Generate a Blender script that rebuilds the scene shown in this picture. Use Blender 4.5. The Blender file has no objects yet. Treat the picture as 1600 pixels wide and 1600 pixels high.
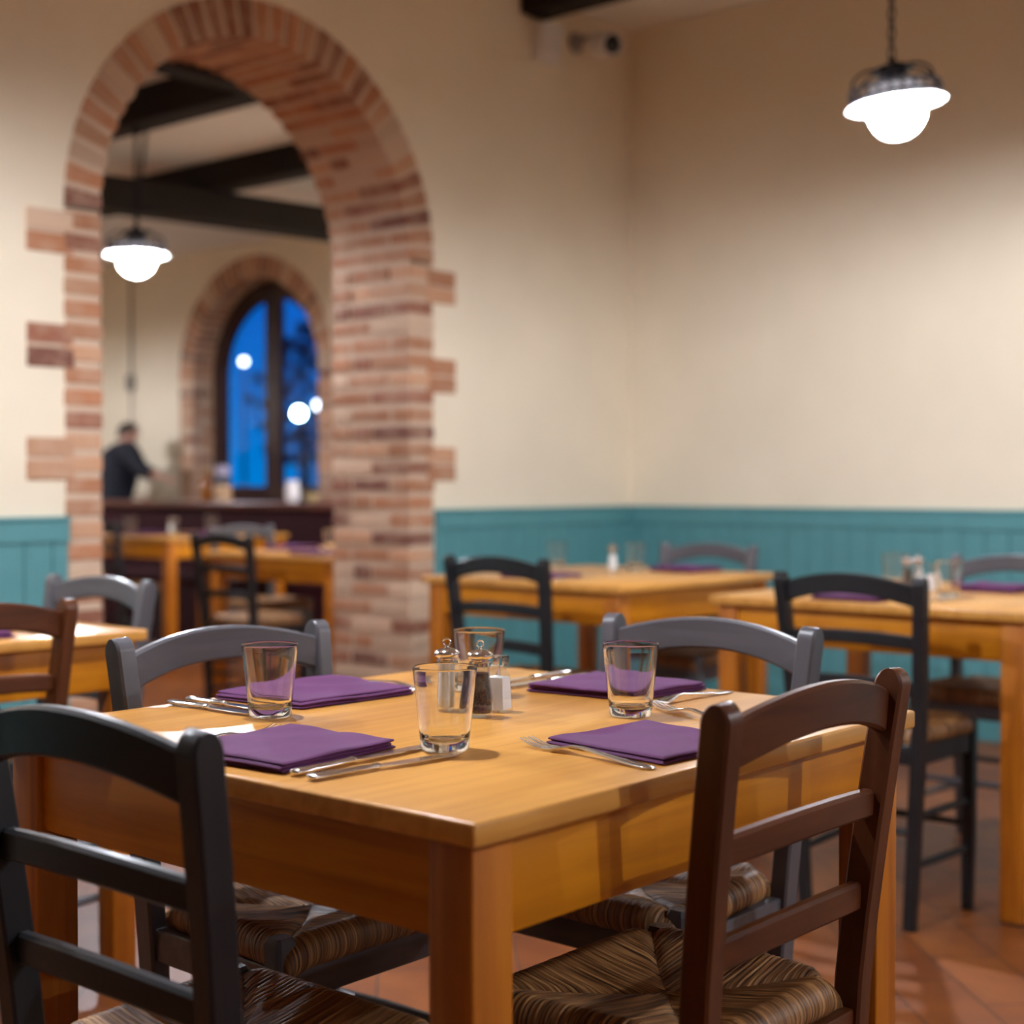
import bpy, bmesh, math, random
from mathutils import Vector, Matrix
C = bpy.context.scene.collection
SC = bpy.context.scene
PI = math.pi
R = math.radians
rnd = random.Random(7)

# ---------------------------------------------------------------- camera
cam_d = bpy.data.cameras.new('camera')
cam = bpy.data.objects.new('camera', cam_d)
C.objects.link(cam)
cam.location = (-1.4546, -1.3204, 1.0699)
cam.rotation_euler = (PI / 2 - 0.0193, 0.0, -0.8615)
cam_d.sensor_width = 36.0
cam_d.lens = 2338.25 * 36.0 / 1600.0
cam_d.clip_start = 0.05
cam_d.clip_end = 200
cam_d.dof.use_dof = True
cam_d.dof.focus_distance = 1.86
cam_d.dof.aperture_fstop = 3.0
SC.camera = cam

# ---------------------------------------------------------------- world: blue dusk sky
world = bpy.data.worlds.new('dusk_sky')
SC.world = world
world.use_nodes = True
wt = world.node_tree
wt.nodes.clear()
w_out = wt.nodes.new('ShaderNodeOutputWorld')
w_bg = wt.nodes.new('ShaderNodeBackground')
w_tc = wt.nodes.new('ShaderNodeTexCoord')
w_sep = wt.nodes.new('ShaderNodeSeparateXYZ')
w_ramp = wt.nodes.new('ShaderNodeValToRGB')
wt.links.new(w_tc.outputs['Generated'], w_sep.inputs[0])
wt.links.new(w_sep.outputs['Z'], w_ramp.inputs[0])
wt.links.new(w_ramp.outputs[0], w_bg.inputs[0])
wt.links.new(w_bg.outputs[0], w_out.inputs[0])
w_ramp.color_ramp.elements[0].position = 0.0
w_ramp.color_ramp.elements[0].color = (0.000, 0.20, 0.62, 1)
w_ramp.color_ramp.elements[1].position = 0.16
w_ramp.color_ramp.elements[1].color = (0.0, 0.085, 0.50, 1)
w_bg.inputs[1].default_value = 1.0

# ---------------------------------------------------------------- exposure
SC.view_settings.view_transform = 'Standard'
SC.view_settings.look = 'None'
SC.view_settings.exposure = 0.08
SC.view_settings.gamma = 1.0
SC.view_settings.use_curve_mapping = False
LAMP_STRENGTH = 5200.0
LAMP_COLOR = (0.96, 1.0, 1.08)
try:
    SC.cycles.use_denoising = True
    SC.cycles.sample_clamp_indirect = 6.0
    SC.cycles.max_bounces = 14
    SC.cycles.diffuse_bounces = 6
    SC.cycles.transparent_max_bounces = 16
except Exception:
    pass

# ================================================================ helpers
def tag(o, label=None, cat=None, group=None, kind=None):
    if label: o['label'] = label
    if cat: o['category'] = cat
    if group: o['group'] = group
    if kind: o['kind'] = kind
    return o

def thing(name, loc=(0, 0, 0), rz=0.0, label=None, cat=None, group=None, kind=None):
    o = bpy.data.objects.new(name, None)
    C.objects.link(o)
    o.empty_display_size = 0.1
    o.location = loc
    o.rotation_euler = (0, 0, rz)
    return tag(o, label, cat, group, kind)

def dup(root, loc, rz, label, group=None, rot=None):
    r = root.copy(); C.objects.link(r)
    r.location = loc; r.rotation_euler = rot if rot else (0, 0, rz)
    r['label'] = label
    if group: r['group'] = group
    for ch in list(root.children):
        c = ch.copy(); C.objects.link(c); c.parent = r
        for g in list(ch.children):
            d = g.copy(); C.objects.link(d); d.parent = c
    return r

class MB:
    """collects verts and faces of one mesh"""
    def __init__(self):
        self.v = []; self.f = []; self.fc = []; self.sm = []
    def add(self, vs, fs, col=None, smooth=None):
        b = len(self.v)
        self.v.extend([tuple(p) for p in vs])
        for f in fs:
            self.f.append(tuple(i + b for i in f)); self.fc.append(col)
    def box(self, x0, x1, y0, y1, z0, z1, bev=0.0, col=None, M=None):
        if bev <= 0:
            vs = [(x, y, z) for z in (z0, z1) for y in (y0, y1) for x in (x0, x1)]
            fs = [(0, 2, 3, 1), (4, 5, 7, 6), (0, 1, 5, 4), (2, 6, 7, 3), (0, 4, 6, 2), (1, 3, 7, 5)]
        else:
            bm = bmesh.new()
            bmesh.ops.create_cube(bm, size=1.0)
            for v in bm.verts:
                v.co = Vector(((x0 + x1) / 2 + v.co.x * (x1 - x0), (y0 + y1) / 2 + v.co.y * (y1 - y0), (z0 + z1) / 2 + v.co.z * (z1 - z0)))
            bmesh.ops.bevel(bm, geom=list(bm.edges), offset=bev, segments=2, profile=0.5, affect='EDGES')
            bm.verts.index_update()
            vs = [v.co.copy() for v in bm.verts]; fs = [tuple(v.index for v in f.verts) for f in bm.faces]
            bm.free()
        if M: vs = [M @ Vector(p) for p in vs]
        self.add(vs, fs, col)
    def hexa(self, pts, col=None):
        """8 points: bottom ring 0-3 ccw, top ring 4-7"""
        self.add(pts, [(3, 2, 1, 0), (4, 5, 6, 7), (0, 1, 5, 4), (1, 2, 6, 5), (2, 3, 7, 6), (3, 0, 4, 7)], col)
    def loft(self, pts, sizes, side=(1, 0, 0), cham=0.25, col=None, n_round=0):
        """rectangular sections (width along side, thickness across) with cut corners, or round when n_round"""
        side = Vector(side).normalized()
        rings = []
        n = len(pts)
        for i, p in enumerate(pts):
            p = Vector(p)
            t = (Vector(pts[min(i + 1, n - 1)]) - Vector(pts[max(i - 1, 0)])).normalized()
            s = (side - t * side.dot(t)).normalized()
            u = t.cross(s)
            w, h = sizes[i] if isinstance(sizes, list) else sizes
            w /= 2; h /= 2
            ring = []
            if n_round:
                for k in range(n_round):
                    a = 2 * PI * k / n_round
                    ring.append(p + s * (w * math.cos(a)) + u * (h * math.sin(a)))
            else:
                c = cham * min(w, h)
                for (a, b) in ((w, -h + c), (w, h - c), (w - c, h), (-w + c, h), (-w, h - c), (-w, -h + c), (-w + c, -h), (w - c, -h)):
                    ring.append(p + s * a + u * b)
            rings.append(ring)
        m = len(rings[0])
        vs = [q for r_ in rings for q in r_]
        fs = []
        for i in range(n - 1):
            for k in range(m):
                a = i * m + k; b = i * m + (k + 1) % m
                fs.append((a, b, b + m, a + m))
        fs.append(tuple(range(m - 1, -1, -1)))
        fs.append(tuple(range((n - 1) * m, n * m)))
        self.add(vs, fs, col)
    def tube(self, pts, r, seg=8, closed=False, col=None):
        n = len(pts)
        P = [Vector(p) for p in pts]
        prev = None
        rings = []
        for i in range(n):
            t = (P[(i + 1) % n] - P[i - 1]) if closed else (P[min(i + 1, n - 1)] - P[max(i - 1, 0)])
            t.normalize()
            if prev is None:
                a = Vector((0, 0, 1)) if abs(t.z) < 0.9 else Vector((1, 0, 0))
                s = t.cross(a).normalized()
            else:
                s = (prev - t * prev.dot(t)).normalized()
            prev = s
            u = t.cross(s)
            rr = r[i] if isinstance(r, (list, tuple)) else r
            rings.append([P[i] + s * (rr * math.cos(2 * PI * k / seg)) + u * (rr * math.sin(2 * PI * k / seg)) for k in range(seg)])
        vs = [q for g in rings for q in g]
        fs = []
        for i in range(n if closed else n - 1):
            j = (i + 1) % n
            for k in range(seg):
                k2 = (k + 1) % seg
                fs.append((i * seg + k, i * seg + k2, j * seg + k2, j * seg + k))
        if not closed:
            fs.append(tuple(range(seg - 1, -1, -1)))
            fs.append(tuple(range((n - 1) * seg, n * seg)))
        self.add(vs, fs, col)
    def lathe(self, prof, seg=32, c=(0, 0, 0), closed=False, sx=1.0, sy=1.0, rot=0.0, col=None):
        """prof: list of (r, z); r == 0 makes a pole"""
        vs = []; idx = []
        for (r_, z) in prof:
            if r_ <= 1e-7:
                idx.append([len(vs)]); vs.append((c[0], c[1], c[2] + z))
            else:
                s = len(vs)
                for k in range(seg):
                    a = 2 * PI * k / seg + rot
                    vs.append((c[0] + sx * r_ * math.cos(a), c[1] + sy * r_ * math.sin(a), c[2] + z))
                idx.append(list(range(s, s + seg)))
        fs = []
        n = len(prof)
        for i in range(n if closed else n - 1):
            A = idx[i]; B = idx[(i + 1) % n]
            if len(A) == 1 and len(B) == 1: continue
            for k in range(seg):
                k2 = (k + 1) % seg
                if len(A) == 1: fs.append((A[0], B[k2], B[k]))
                elif len(B) == 1: fs.append((A[k], A[k2], B[0]))
                else: fs.append((A[k], A[k2], B[k2], B[k]))
        self.add(vs, fs, col)
    def ball(self, c, r, seg=16, rings=10, sx=1, sy=1, sz=1, col=None):
        prof = [(r * math.sin(PI * i / rings), -r * sz * math.cos(PI * i / rings)) for i in range(rings + 1)]
        prof[0] = (0, prof[0][1]); prof[-1] = (0, prof[-1][1])
        self.lathe(prof, seg, c, sx=sx, sy=sy, col=col)
    def mesh(self, name, mat, smooth=True, angle=38, recalc=True):
        me = bpy.data.meshes.new(name)
        me.from_pydata(self.v, [], self.f)
        me.update()
        if recalc:
            bm = bmesh.new(); bm.from_mesh(me)
            bmesh.ops.recalc_face_normals(bm, faces=bm.faces)
            bm.to_mesh(me); bm.free()
        if any(c is not None for c in self.fc):
            at = me.color_attributes.new('tint', 'FLOAT_COLOR', 'CORNER')
            for p, c in zip(me.polygons, self.fc):
                c = c if c is not None else (1, 1, 1)
                for li in p.loop_indices: at.data[li].color = (c[0], c[1], c[2], 1)
        if smooth:
            me.polygons.foreach_set('use_smooth', [True] * len(me.polygons))
            me.set_sharp_from_angle(angle=R(angle))
        for m in (mat if isinstance(mat, (list, tuple)) else [mat]): me.materials.append(m)
        return me
    def build(self, name, mat, parent=None, **kw):
        o = bpy.data.objects.new(name, self.mesh(name, mat, **kw))
        C.objects.link(o)
        if parent: o.parent = parent
        return o

# ---------------------------------------------------------------- materials
def new_mat(name):
    m = bpy.data.materials.new(name); m.use_nodes = True
    nt = m.node_tree
    return m, nt, nt.nodes['Principled BSDF']
def N(nt, typ, **kw):
    n = nt.nodes.new(typ)
    for k, v in kw.items(): setattr(n, k, v)
    return n
def plain(name, col, rough=0.5, metal=0.0, noise=0.0, nscale=12.0, bump=0.0, bscale=60.0, coat=0.0, spec=None):
    m, nt, b = new_mat(name)
    b.inputs['Roughness'].default_value = rough
    b.inputs['Metallic'].default_value = metal
    if coat: b.inputs['Coat Weight'].default_value = coat; b.inputs['Coat Roughness'].default_value = 0.15
    if spec is not None: b.inputs['Specular IOR Level'].default_value = spec
    tc = N(nt, 'ShaderNodeTexCoord')
    if noise > 0:
        nz = N(nt, 'ShaderNodeTexNoise'); nz.inputs['Scale'].default_value = nscale; nz.inputs['Detail'].default_value = 4
        nt.links.new(tc.outputs['Object'], nz.inputs['Vector'])
        rp = N(nt, 'ShaderNodeValToRGB')
        rp.color_ramp.elements[0].position = 0.3; rp.color_ramp.elements[1].position = 0.7
        rp.color_ramp.elements[0].color = tuple(c * (1 - noise) for c in col) + (1,)
        rp.color_ramp.elements[1].color = tuple(min(1, c * (1 + noise)) for c in col) + (1,)
        nt.links.new(nz.outputs['Fac'], rp.inputs[0]); nt.links.new(rp.outputs[0], b.inputs['Base Color'])
    else:
        b.inputs['Base Color'].default_value = tuple(col) + (1,)
    if bump > 0:
        n2 = N(nt, 'ShaderNodeTexNoise'); n2.inputs['Scale'].default_value = bscale; n2.inputs['Detail'].default_value = 5
        nt.links.new(tc.outputs['Object'], n2.inputs['Vector'])
        bp = N(nt, 'ShaderNodeBump'); bp.inputs['Strength'].default_value = bump; bp.inputs['Distance'].default_value = 0.004
        nt.links.new(n2.outputs['Fac'], bp.inputs['Height']); nt.links.new(bp.outputs[0], b.inputs['Normal'])
    return m
def wood(name, dark, light, axis='X', rough=0.35, staves=None, coat=0.3, gscale=1.0, bump=0.12):
    """grain streaks along axis; staves=(length, width) glues boards of slightly different tone"""
    m, nt, b = new_mat(name)
    L = nt.links
    tc = N(nt, 'ShaderNodeTexCoord'); mp = N(nt, 'ShaderNodeMapping')
    L.new(tc.outputs['Object'], mp.inputs['Vector'])
    if axis == 'Y': mp.inputs['Rotation'].default_value = (0, 0, PI / 2)
    if axis == 'Z': mp.inputs['Rotation'].default_value = (0, PI / 2, 0)
    st = N(nt, 'ShaderNodeMapping'); st.inputs['Scale'].default_value = (2.2 * gscale, 38 * gscale, 38 * gscale)
    L.new(mp.outputs[0], st.inputs['Vector'])
    n1 = N(nt, 'ShaderNodeTexNoise'); n1.inputs['Scale'].default_value = 1.0; n1.inputs['Detail'].default_value = 6; n1.inputs['Distortion'].default_value = 0.6
    L.new(st.outputs[0], n1.inputs['Vector'])
    n2 = N(nt, 'ShaderNodeTexNoise'); n2.inputs['Scale'].default_value = 5.0; n2.inputs['Detail'].default_value = 3
    L.new(tc.outputs['Object'], n2.inputs['Vector'])
    mx = N(nt, 'ShaderNodeMix', data_type='FLOAT'); mx.inputs[0].default_value = 0.35
    L.new(n1.outputs['Fac'], mx.inputs[2]); L.new(n2.outputs['Fac'], mx.inputs[3])
    fac = mx.outputs[0]
    if staves:
        br = N(nt, 'ShaderNodeTexBrick'); br.inputs['Scale'].default_value = 1.0
        br.inputs['Brick Width'].default_value = staves[0]; br.inputs['Row Height'].default_value = staves[1]
        br.inputs['Mortar Size'].default_value = 0.0
        br.inputs['Color1'].default_value = (0.22, 0.22, 0.22, 1); br.inputs['Color2'].default_value = (0.78, 0.78, 0.78, 1)
        br.offset_frequency = 2; br.offset = 0.37
        L.new(mp.outputs[0], br.inputs['Vector'])
        m2 = N(nt, 'ShaderNodeMix', data_type='FLOAT'); m2.inputs[0].default_value = 0.22
        L.new(fac, m2.inputs[2]); L.new(br.outputs['Color'], m2.inputs[3]); fac = m2.outputs[0]
    rp = N(nt, 'ShaderNodeValToRGB')
    rp.color_ramp.elements[0].position = 0.36; rp.color_ramp.elements[1].position = 0.62
    rp.color_ramp.elements[0].color = tuple(dark) + (1,); rp.color_ramp.elements[1].color = tuple(light) + (1,)
    L.new(fac, rp.inputs[0]); L.new(rp.outputs[0], b.inputs['Base Color'])
    b.inputs['Roughness'].default_value = rough
    b.inputs['Specular IOR Level'].default_value = 0.3
    b.inputs['Coat Weight'].default_value = coat; b.inputs['Coat Roughness'].default_value = 0.22
    bp = N(nt, 'ShaderNodeBump'); bp.inputs['Strength'].default_value = bump; bp.inputs['Distance'].default_value = 0.002
    L.new(n1.outputs['Fac'], bp.inputs['Height']); L.new(bp.outputs[0], b.inputs['Normal'])
    return m
def glass(name, col=(1, 1, 1), rough=0.0, ior=1.46):
    m, nt, b = new_mat(name)
    b.inputs['Base Color'].default_value = tuple(col) + (1,)
    b.inputs['Roughness'].default_value = rough
    b.inputs['Transmission Weight'].default_value = 1.0
    b.inputs['IOR'].default_value = ior
    return m
def emit(name, col, strength):
    m = bpy.data.materials.new(name); m.use_nodes = True
    nt = m.node_tree; nt.nodes.clear()
    o = N(nt, 'ShaderNodeOutputMaterial'); e = N(nt, 'ShaderNodeEmission')
    e.inputs[0].default_value = tuple(col) + (1,); e.inputs[1].default_value = strength
    nt.links.new(e.outputs[0], o.inputs[0])
    return m
def thin_glass(name, tint, gloss=0.012, edge=0.35, frost=0.0, frost_col=(1, 1, 1)):
    m = bpy.data.materials.new(name); m.use_nodes = True
    nt = m.node_tree; nt.nodes.clear()
    o = N(nt, 'ShaderNodeOutputMaterial'); t = N(nt, 'ShaderNodeBsdfTransparent'); g = N(nt, 'ShaderNodeBsdfGlossy')
    t.inputs[0].default_value = tuple(tint) + (1,); g.inputs['Roughness'].default_value = 0.03
    lw = N(nt, 'ShaderNodeLayerWeight'); lw.inputs[0].default_value = 0.5
    pw = N(nt, 'ShaderNodeMath', operation='POWER'); pw.inputs[1].default_value = 4.0
    ad = N(nt, 'ShaderNodeMath', operation='MULTIPLY_ADD'); ad.inputs[1].default_value = edge; ad.inputs[2].default_value = gloss
    nt.links.new(lw.outputs['Facing'], pw.inputs[0]); nt.links.new(pw.outputs[0], ad.inputs[0])
    mx = N(nt, 'ShaderNodeMixShader')
    nt.links.new(ad.outputs[0], mx.inputs[0]); nt.links.new(t.outputs[0], mx.inputs[1]); nt.links.new(g.outputs[0], mx.inputs[2])
    last = mx
    if frost > 0:
        tr = N(nt, 'ShaderNodeBsdfTranslucent'); tr.inputs[0].default_value = tuple(frost_col) + (1,)
        m2 = N(nt, 'ShaderNodeMixShader'); m2.inputs[0].default_value = frost
        nt.links.new(mx.outputs[0], m2.inputs[1]); nt.links.new(tr.outputs[0], m2.inputs[2]); last = m2
    nt.links.new(last.outputs[0], o.inputs[0])
    return m

M = {}
M['wall'] = plain('cream_plaster', (0.81, 0.705, 0.54), 0.85, noise=0.03, nscale=3, bump=0.08, bscale=90)
M['ceil'] = plain('white_ceiling', (0.80, 0.77, 0.72), 0.9, bump=0.05)
M['teal'] = plain('teal_paint', (0.085, 0.265, 0.285), 0.5, noise=0.05, nscale=9, bump=0.05)
M['beam'] = wood('dark_beam_wood', (0.006, 0.004, 0.003), (0.016, 0.009, 0.006), 'X', 0.75, coat=0.0, bump=0.4)
M['top'] = wood('honey_tabletop', (0.45, 0.185, 0.030), (0.65, 0.310, 0.066), 'X', 0.33, staves=(0.55, 0.085), coat=0.35)
M['top_edge'] = M['top']
M['apron_x'] = wood('honey_apron_lengthwise', (0.34, 0.100, 0.002), (0.60, 0.220, 0.006), 'X', 0.42, staves=(0.33, 0.2), coat=0.12)
M['apron_y'] = wood('honey_apron_crosswise', (0.34, 0.100, 0.002), (0.60, 0.220, 0.006), 'Y', 0.42, staves=(0.33, 0.2), coat=0.12)
M['tleg'] = wood('honey_table_leg', (0.31, 0.082, 0.003), (0.50, 0.160, 0.008), 'Z', 0.42, coat=0.12)
M['black'] = wood('black_chair_paint', (0.009, 0.009, 0.0105), (0.015, 0.0145, 0.017), 'Z', 0.45, coat=0.15, bump=0.25)
M['blackx'] = wood('black_rail_paint', (0.009, 0.009, 0.0105), (0.015, 0.0145, 0.017), 'X', 0.45, coat=0.15, bump=0.25)
M['grey'] = wood('grey_chair_paint', (0.066, 0.063, 0.071), (0.094, 0.089, 0.100), 'Z', 0.40, coat=0.3, bump=0.3)
M['greyx'] = wood('grey_rail_paint', (0.066, 0.063, 0.071), (0.094, 0.089, 0.100), 'X', 0.40, coat=0.3, bump=0.3)
M['brown'] = wood('walnut_chair_stain', (0.050, 0.012, 0.003), (0.092, 0.026, 0.007), 'Z', 0.42, coat=0.12, bump=0.2)
M['brownx'] = wood('walnut_rail_stain', (0.050, 0.012, 0.003), (0.092, 0.026, 0.007), 'X', 0.42, coat=0.12, bump=0.2)
M['steel'] = plain('polished_cutlery_steel', (0.78, 0.76, 0.74), 0.16, metal=1.0)
M['chrome'] = plain('chrome', (0.80, 0.78, 0.77), 0.12, metal=1.0)
M['iron'] = plain('dark_wrought_iron', (0.022, 0.023, 0.028), 0.45, metal=0.6, noise=0.2)
M['pewter'] = plain('grey_lamp_metal', (0.16, 0.16, 0.18), 0.4, metal=0.7, noise=0.2)
M['enamel'] = plain('white_opal_glass', (0.88, 0.9, 0.92), 0.35)
_nt = M['enamel'].node_tree
_tr = _nt.nodes.new('ShaderNodeBsdfTranslucent'); _tr.inputs[0].default_value = (0.9, 0.92, 0.95, 1)
_mx = _nt.nodes.new('ShaderNodeMixShader'); _mx.inputs[0].default_value = 0.20
_nt.links.new(_nt.nodes['Principled BSDF'].outputs[0], _mx.inputs[1]); _nt.links.new(_tr.outputs[0], _mx.inputs[2])
_nt.links.new(_mx.outputs[0], _nt.nodes['Material Output'].inputs[0])
M['glass'] = glass('clear_tumbler_glass', (0.985, 0.99, 0.985))
M['bulb'] = emit('lit_bulb', LAMP_COLOR, LAMP_STRENGTH)
M['globe'] = thin_glass('lamp_globe_glass', (0.97, 0.98, 1.0), frost=0.24)
M['jar'] = thin_glass('shaker_glass', (0.97, 0.98, 0.97), gloss=0.09, edge=0.7)
M['pane'] = thin_glass('window_glass', (0.97, 0.98, 1.0))
M['salt'] = plain('white_salt', (0.94, 0.93, 0.94), 0.9, bump=0.3, bscale=900)
M['pepper'] = plain('ground_pepper', (0.10, 0.055, 0.035), 0.95, noise=0.85, nscale=420, bump=0.6, bscale=700)
M['white'] = plain('white_plastic', (0.70, 0.66, 0.64), 0.45)
M['lens'] = plain('black_lens', (0.006, 0.007, 0.009), 0.15)
M['frame'] = wood('dark_window_wood', (0.020, 0.007, 0.005), (0.045, 0.016, 0.011), 'Z', 0.4)
M['burgundy'] = plain('burgundy_upholstery', (0.030, 0.004, 0.008), 0.75, noise=0.15, bump=0.1, spec=0.2)
M['ledge'] = wood('reddish_ledge_wood', (0.075, 0.018, 0.010), (0.14, 0.036, 0.018), 'Y', 0.4)
M['rubber'] = plain('dark_foot_rubber', (0.015, 0.013, 0.012), 0.8)

# napkin cloth
def cloth(name, col):
    m, nt, b = new_mat(name)
    b.inputs['Roughness'].default_value = 0.85
    tc = N(nt, 'ShaderNodeTexCoord')
    n1 = N(nt, 'ShaderNodeTexNoise'); n1.inputs['Scale'].default_value = 18; n1.inputs['Detail'].default_value = 3
    wv = N(nt, 'ShaderNodeTexNoise'); wv.inputs['Scale'].default_value = 900
    nt.links.new(tc.outputs['Object'], n1.inputs['Vector']); nt.links.new(tc.outputs['Object'], wv.inputs['Vector'])
    rp = N(nt, 'ShaderNodeValToRGB')
    rp.color_ramp.elements[0].position = 0.3; rp.color_ramp.elements[1].position = 0.7
    rp.color_ramp.elements[0].color = tuple(c * 0.88 for c in col) + (1,); rp.color_ramp.elements[1].color = tuple(c * 1.1 for c in col) + (1,)
    nt.links.new(n1.outputs['Fac'], rp.inputs[0]); nt.links.new(rp.outputs[0], b.inputs['Base Color'])
    bp = N(nt, 'ShaderNodeBump'); bp.inputs['Strength'].default_value = 0.35; bp.inputs['Distance'].default_value = 0.001
    nt.links.new(wv.outputs['Fac'], bp.inputs['Height']); nt.links.new(bp.outputs[0], b.inputs['Normal'])
    return m
M['napkin'] = cloth('purple_napkin_cloth', (0.088, 0.012, 0.078))
M['jumper'] = cloth('navy_jumper_knit', (0.004, 0.005, 0.012))
M['trousers'] = cloth('dark_trouser_cloth', (0.012, 0.012, 0.015))
M['skin'] = plain('skin', (0.52, 0.27, 0.19), 0.5, noise=0.06)
M['hair'] = plain('dark_brown_hair', (0.035, 0.018, 0.010), 0.6, noise=0.4, nscale=90, bump=0.5, bscale=160)

# rush seat: strand tone from the 'strand' attribute
def rush_mat():
    m, nt, b = new_mat('woven_rush')
    L = nt.links
    at = N(nt, 'ShaderNodeAttribute'); at.attribute_name = 'strand'
    mp = N(nt, 'ShaderNodeMapping'); mp.inputs['Scale'].default_value = (330, 9, 1)
    L.new(at.outputs['Vector'], mp.inputs['Vector'])
    n1 = N(nt, 'ShaderNodeTexNoise'); n1.inputs['Scale'].default_value = 1.0; n1.inputs['Detail'].default_value = 4
    L.new(mp.outputs[0], n1.inputs['Vector'])
    tc = N(nt, 'ShaderNodeTexCoord')
    n2 = N(nt, 'ShaderNodeTexNoise'); n2.inputs['Scale'].default_value = 9; n2.inputs['Detail'].default_value = 2
    L.new(tc.outputs['Object'], n2.inputs['Vector'])
    rp = N(nt, 'ShaderNodeValToRGB'); e = rp.color_ramp.elements
    e[0].position = 0.34; e[0].color = (0.045, 0.017, 0.006, 1)
    e[1].position = 0.72; e[1].color = (0.66, 0.37, 0.14, 1)
    x = e.new(0.52); x.color = (0.25, 0.112, 0.036, 1)
    L.new(n1.outputs['Fac'], rp.inputs[0])
    mx = N(nt, 'ShaderNodeMix', data_type='RGBA', blend_type='MULTIPLY'); mx.inputs[0].default_value = 0.5
    L.new(rp.outputs[0], mx.inputs[6]); 
    r2 = N(nt, 'ShaderNodeValToRGB'); r2.color_ramp.elements[0].color = (0.70, 0.60, 0.46, 1); r2.color_ramp.elements[0].position = .3; r2.color_ramp.elements[1].position = .7
    L.new(n2.outputs['Fac'], r2.inputs[0]); L.new(r2.outputs[0], mx.inputs[7])
    L.new(mx.outputs[2], b.inputs['Base Color'])
    b.inputs['Roughness'].default_value = 0.5
    bp = N(nt, 'ShaderNodeBump'); bp.inputs['Strength'].default_value = 0.9; bp.inputs['Distance'].default_value = 0.003
    L.new(n1.outputs['Fac'], bp.inputs['Height']); L.new(bp.outputs[0], b.inputs['Normal'])
    return m
M['rush'] = rush_mat()

# brick: tone per brick from 'tint', limewash and grain on top
def brick_mat():
    m, nt, b = new_mat('old_brick')
    L = nt.links
    at = N(nt, 'ShaderNodeAttribute'); at.attribute_name = 'tint'
    tc = N(nt, 'ShaderNodeTexCoord')
    n1 = N(nt, 'ShaderNodeTexNoise'); n1.inputs['Scale'].default_value = 11; n1.inputs['Detail'].default_value = 6; n1.inputs['Roughness'].default_value = 0.65
    L.new(tc.outputs['Object'], n1.inputs['Vector'])
    rp = N(nt, 'ShaderNodeValToRGB'); rp.color_ramp.elements[0].position = 0.42; rp.color_ramp.elements[1].position = 0.72
    rp.color_ramp.elements[0].color = (0, 0, 0, 1); rp.color_ramp.elements[1].color = (0.62, 0.62, 0.62, 1)
    L.new(n1.outputs['Fac'], rp.inputs[0])
    mx = N(nt, 'ShaderNodeMix', data_type='RGBA'); mx.inputs[7].default_value = (0.58, 0.40, 0.28, 1)
    L.new(rp.outputs[0], mx.inputs[0]); L.new(at.outputs['Color'], mx.inputs[6])
    L.new(mx.outputs[2], b.inputs['Base Color'])
    b.inputs['Roughness'].default_value = 0.9
    n2 = N(nt, 'ShaderNodeTexNoise'); n2.inputs['Scale'].default_value = 70; n2.inputs['Detail'].default_value = 5
    L.new(tc.outputs['Object'], n2.inputs['Vector'])
    bp = N(nt, 'ShaderNodeBump'); bp.inputs['Strength'].default_value = 0.5; bp.inputs['Distance'].default_value = 0.006
    L.new(n2.outputs['Fac'], bp.inputs['Height']); L.new(bp.outputs[0], b.inputs['Normal'])
    return m
M['brick'] = brick_mat()
MORTAR = (0.60, 0.44, 0.32)
def brick_col():
    k = rnd.random()
    if k < 0.34: c = (0.42, 0.180, 0.088)
    elif k < 0.52: c = (0.28, 0.110, 0.065)
    elif k < 0.76: c = (0.50, 0.265, 0.150)
    elif k < 0.92: c = (0.56, 0.39, 0.27)
    else: c = (0.19, 0.075, 0.05)
    s = 0.82 + 0.36 * rnd.random()
    return tuple(x * s for x in c)

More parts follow.
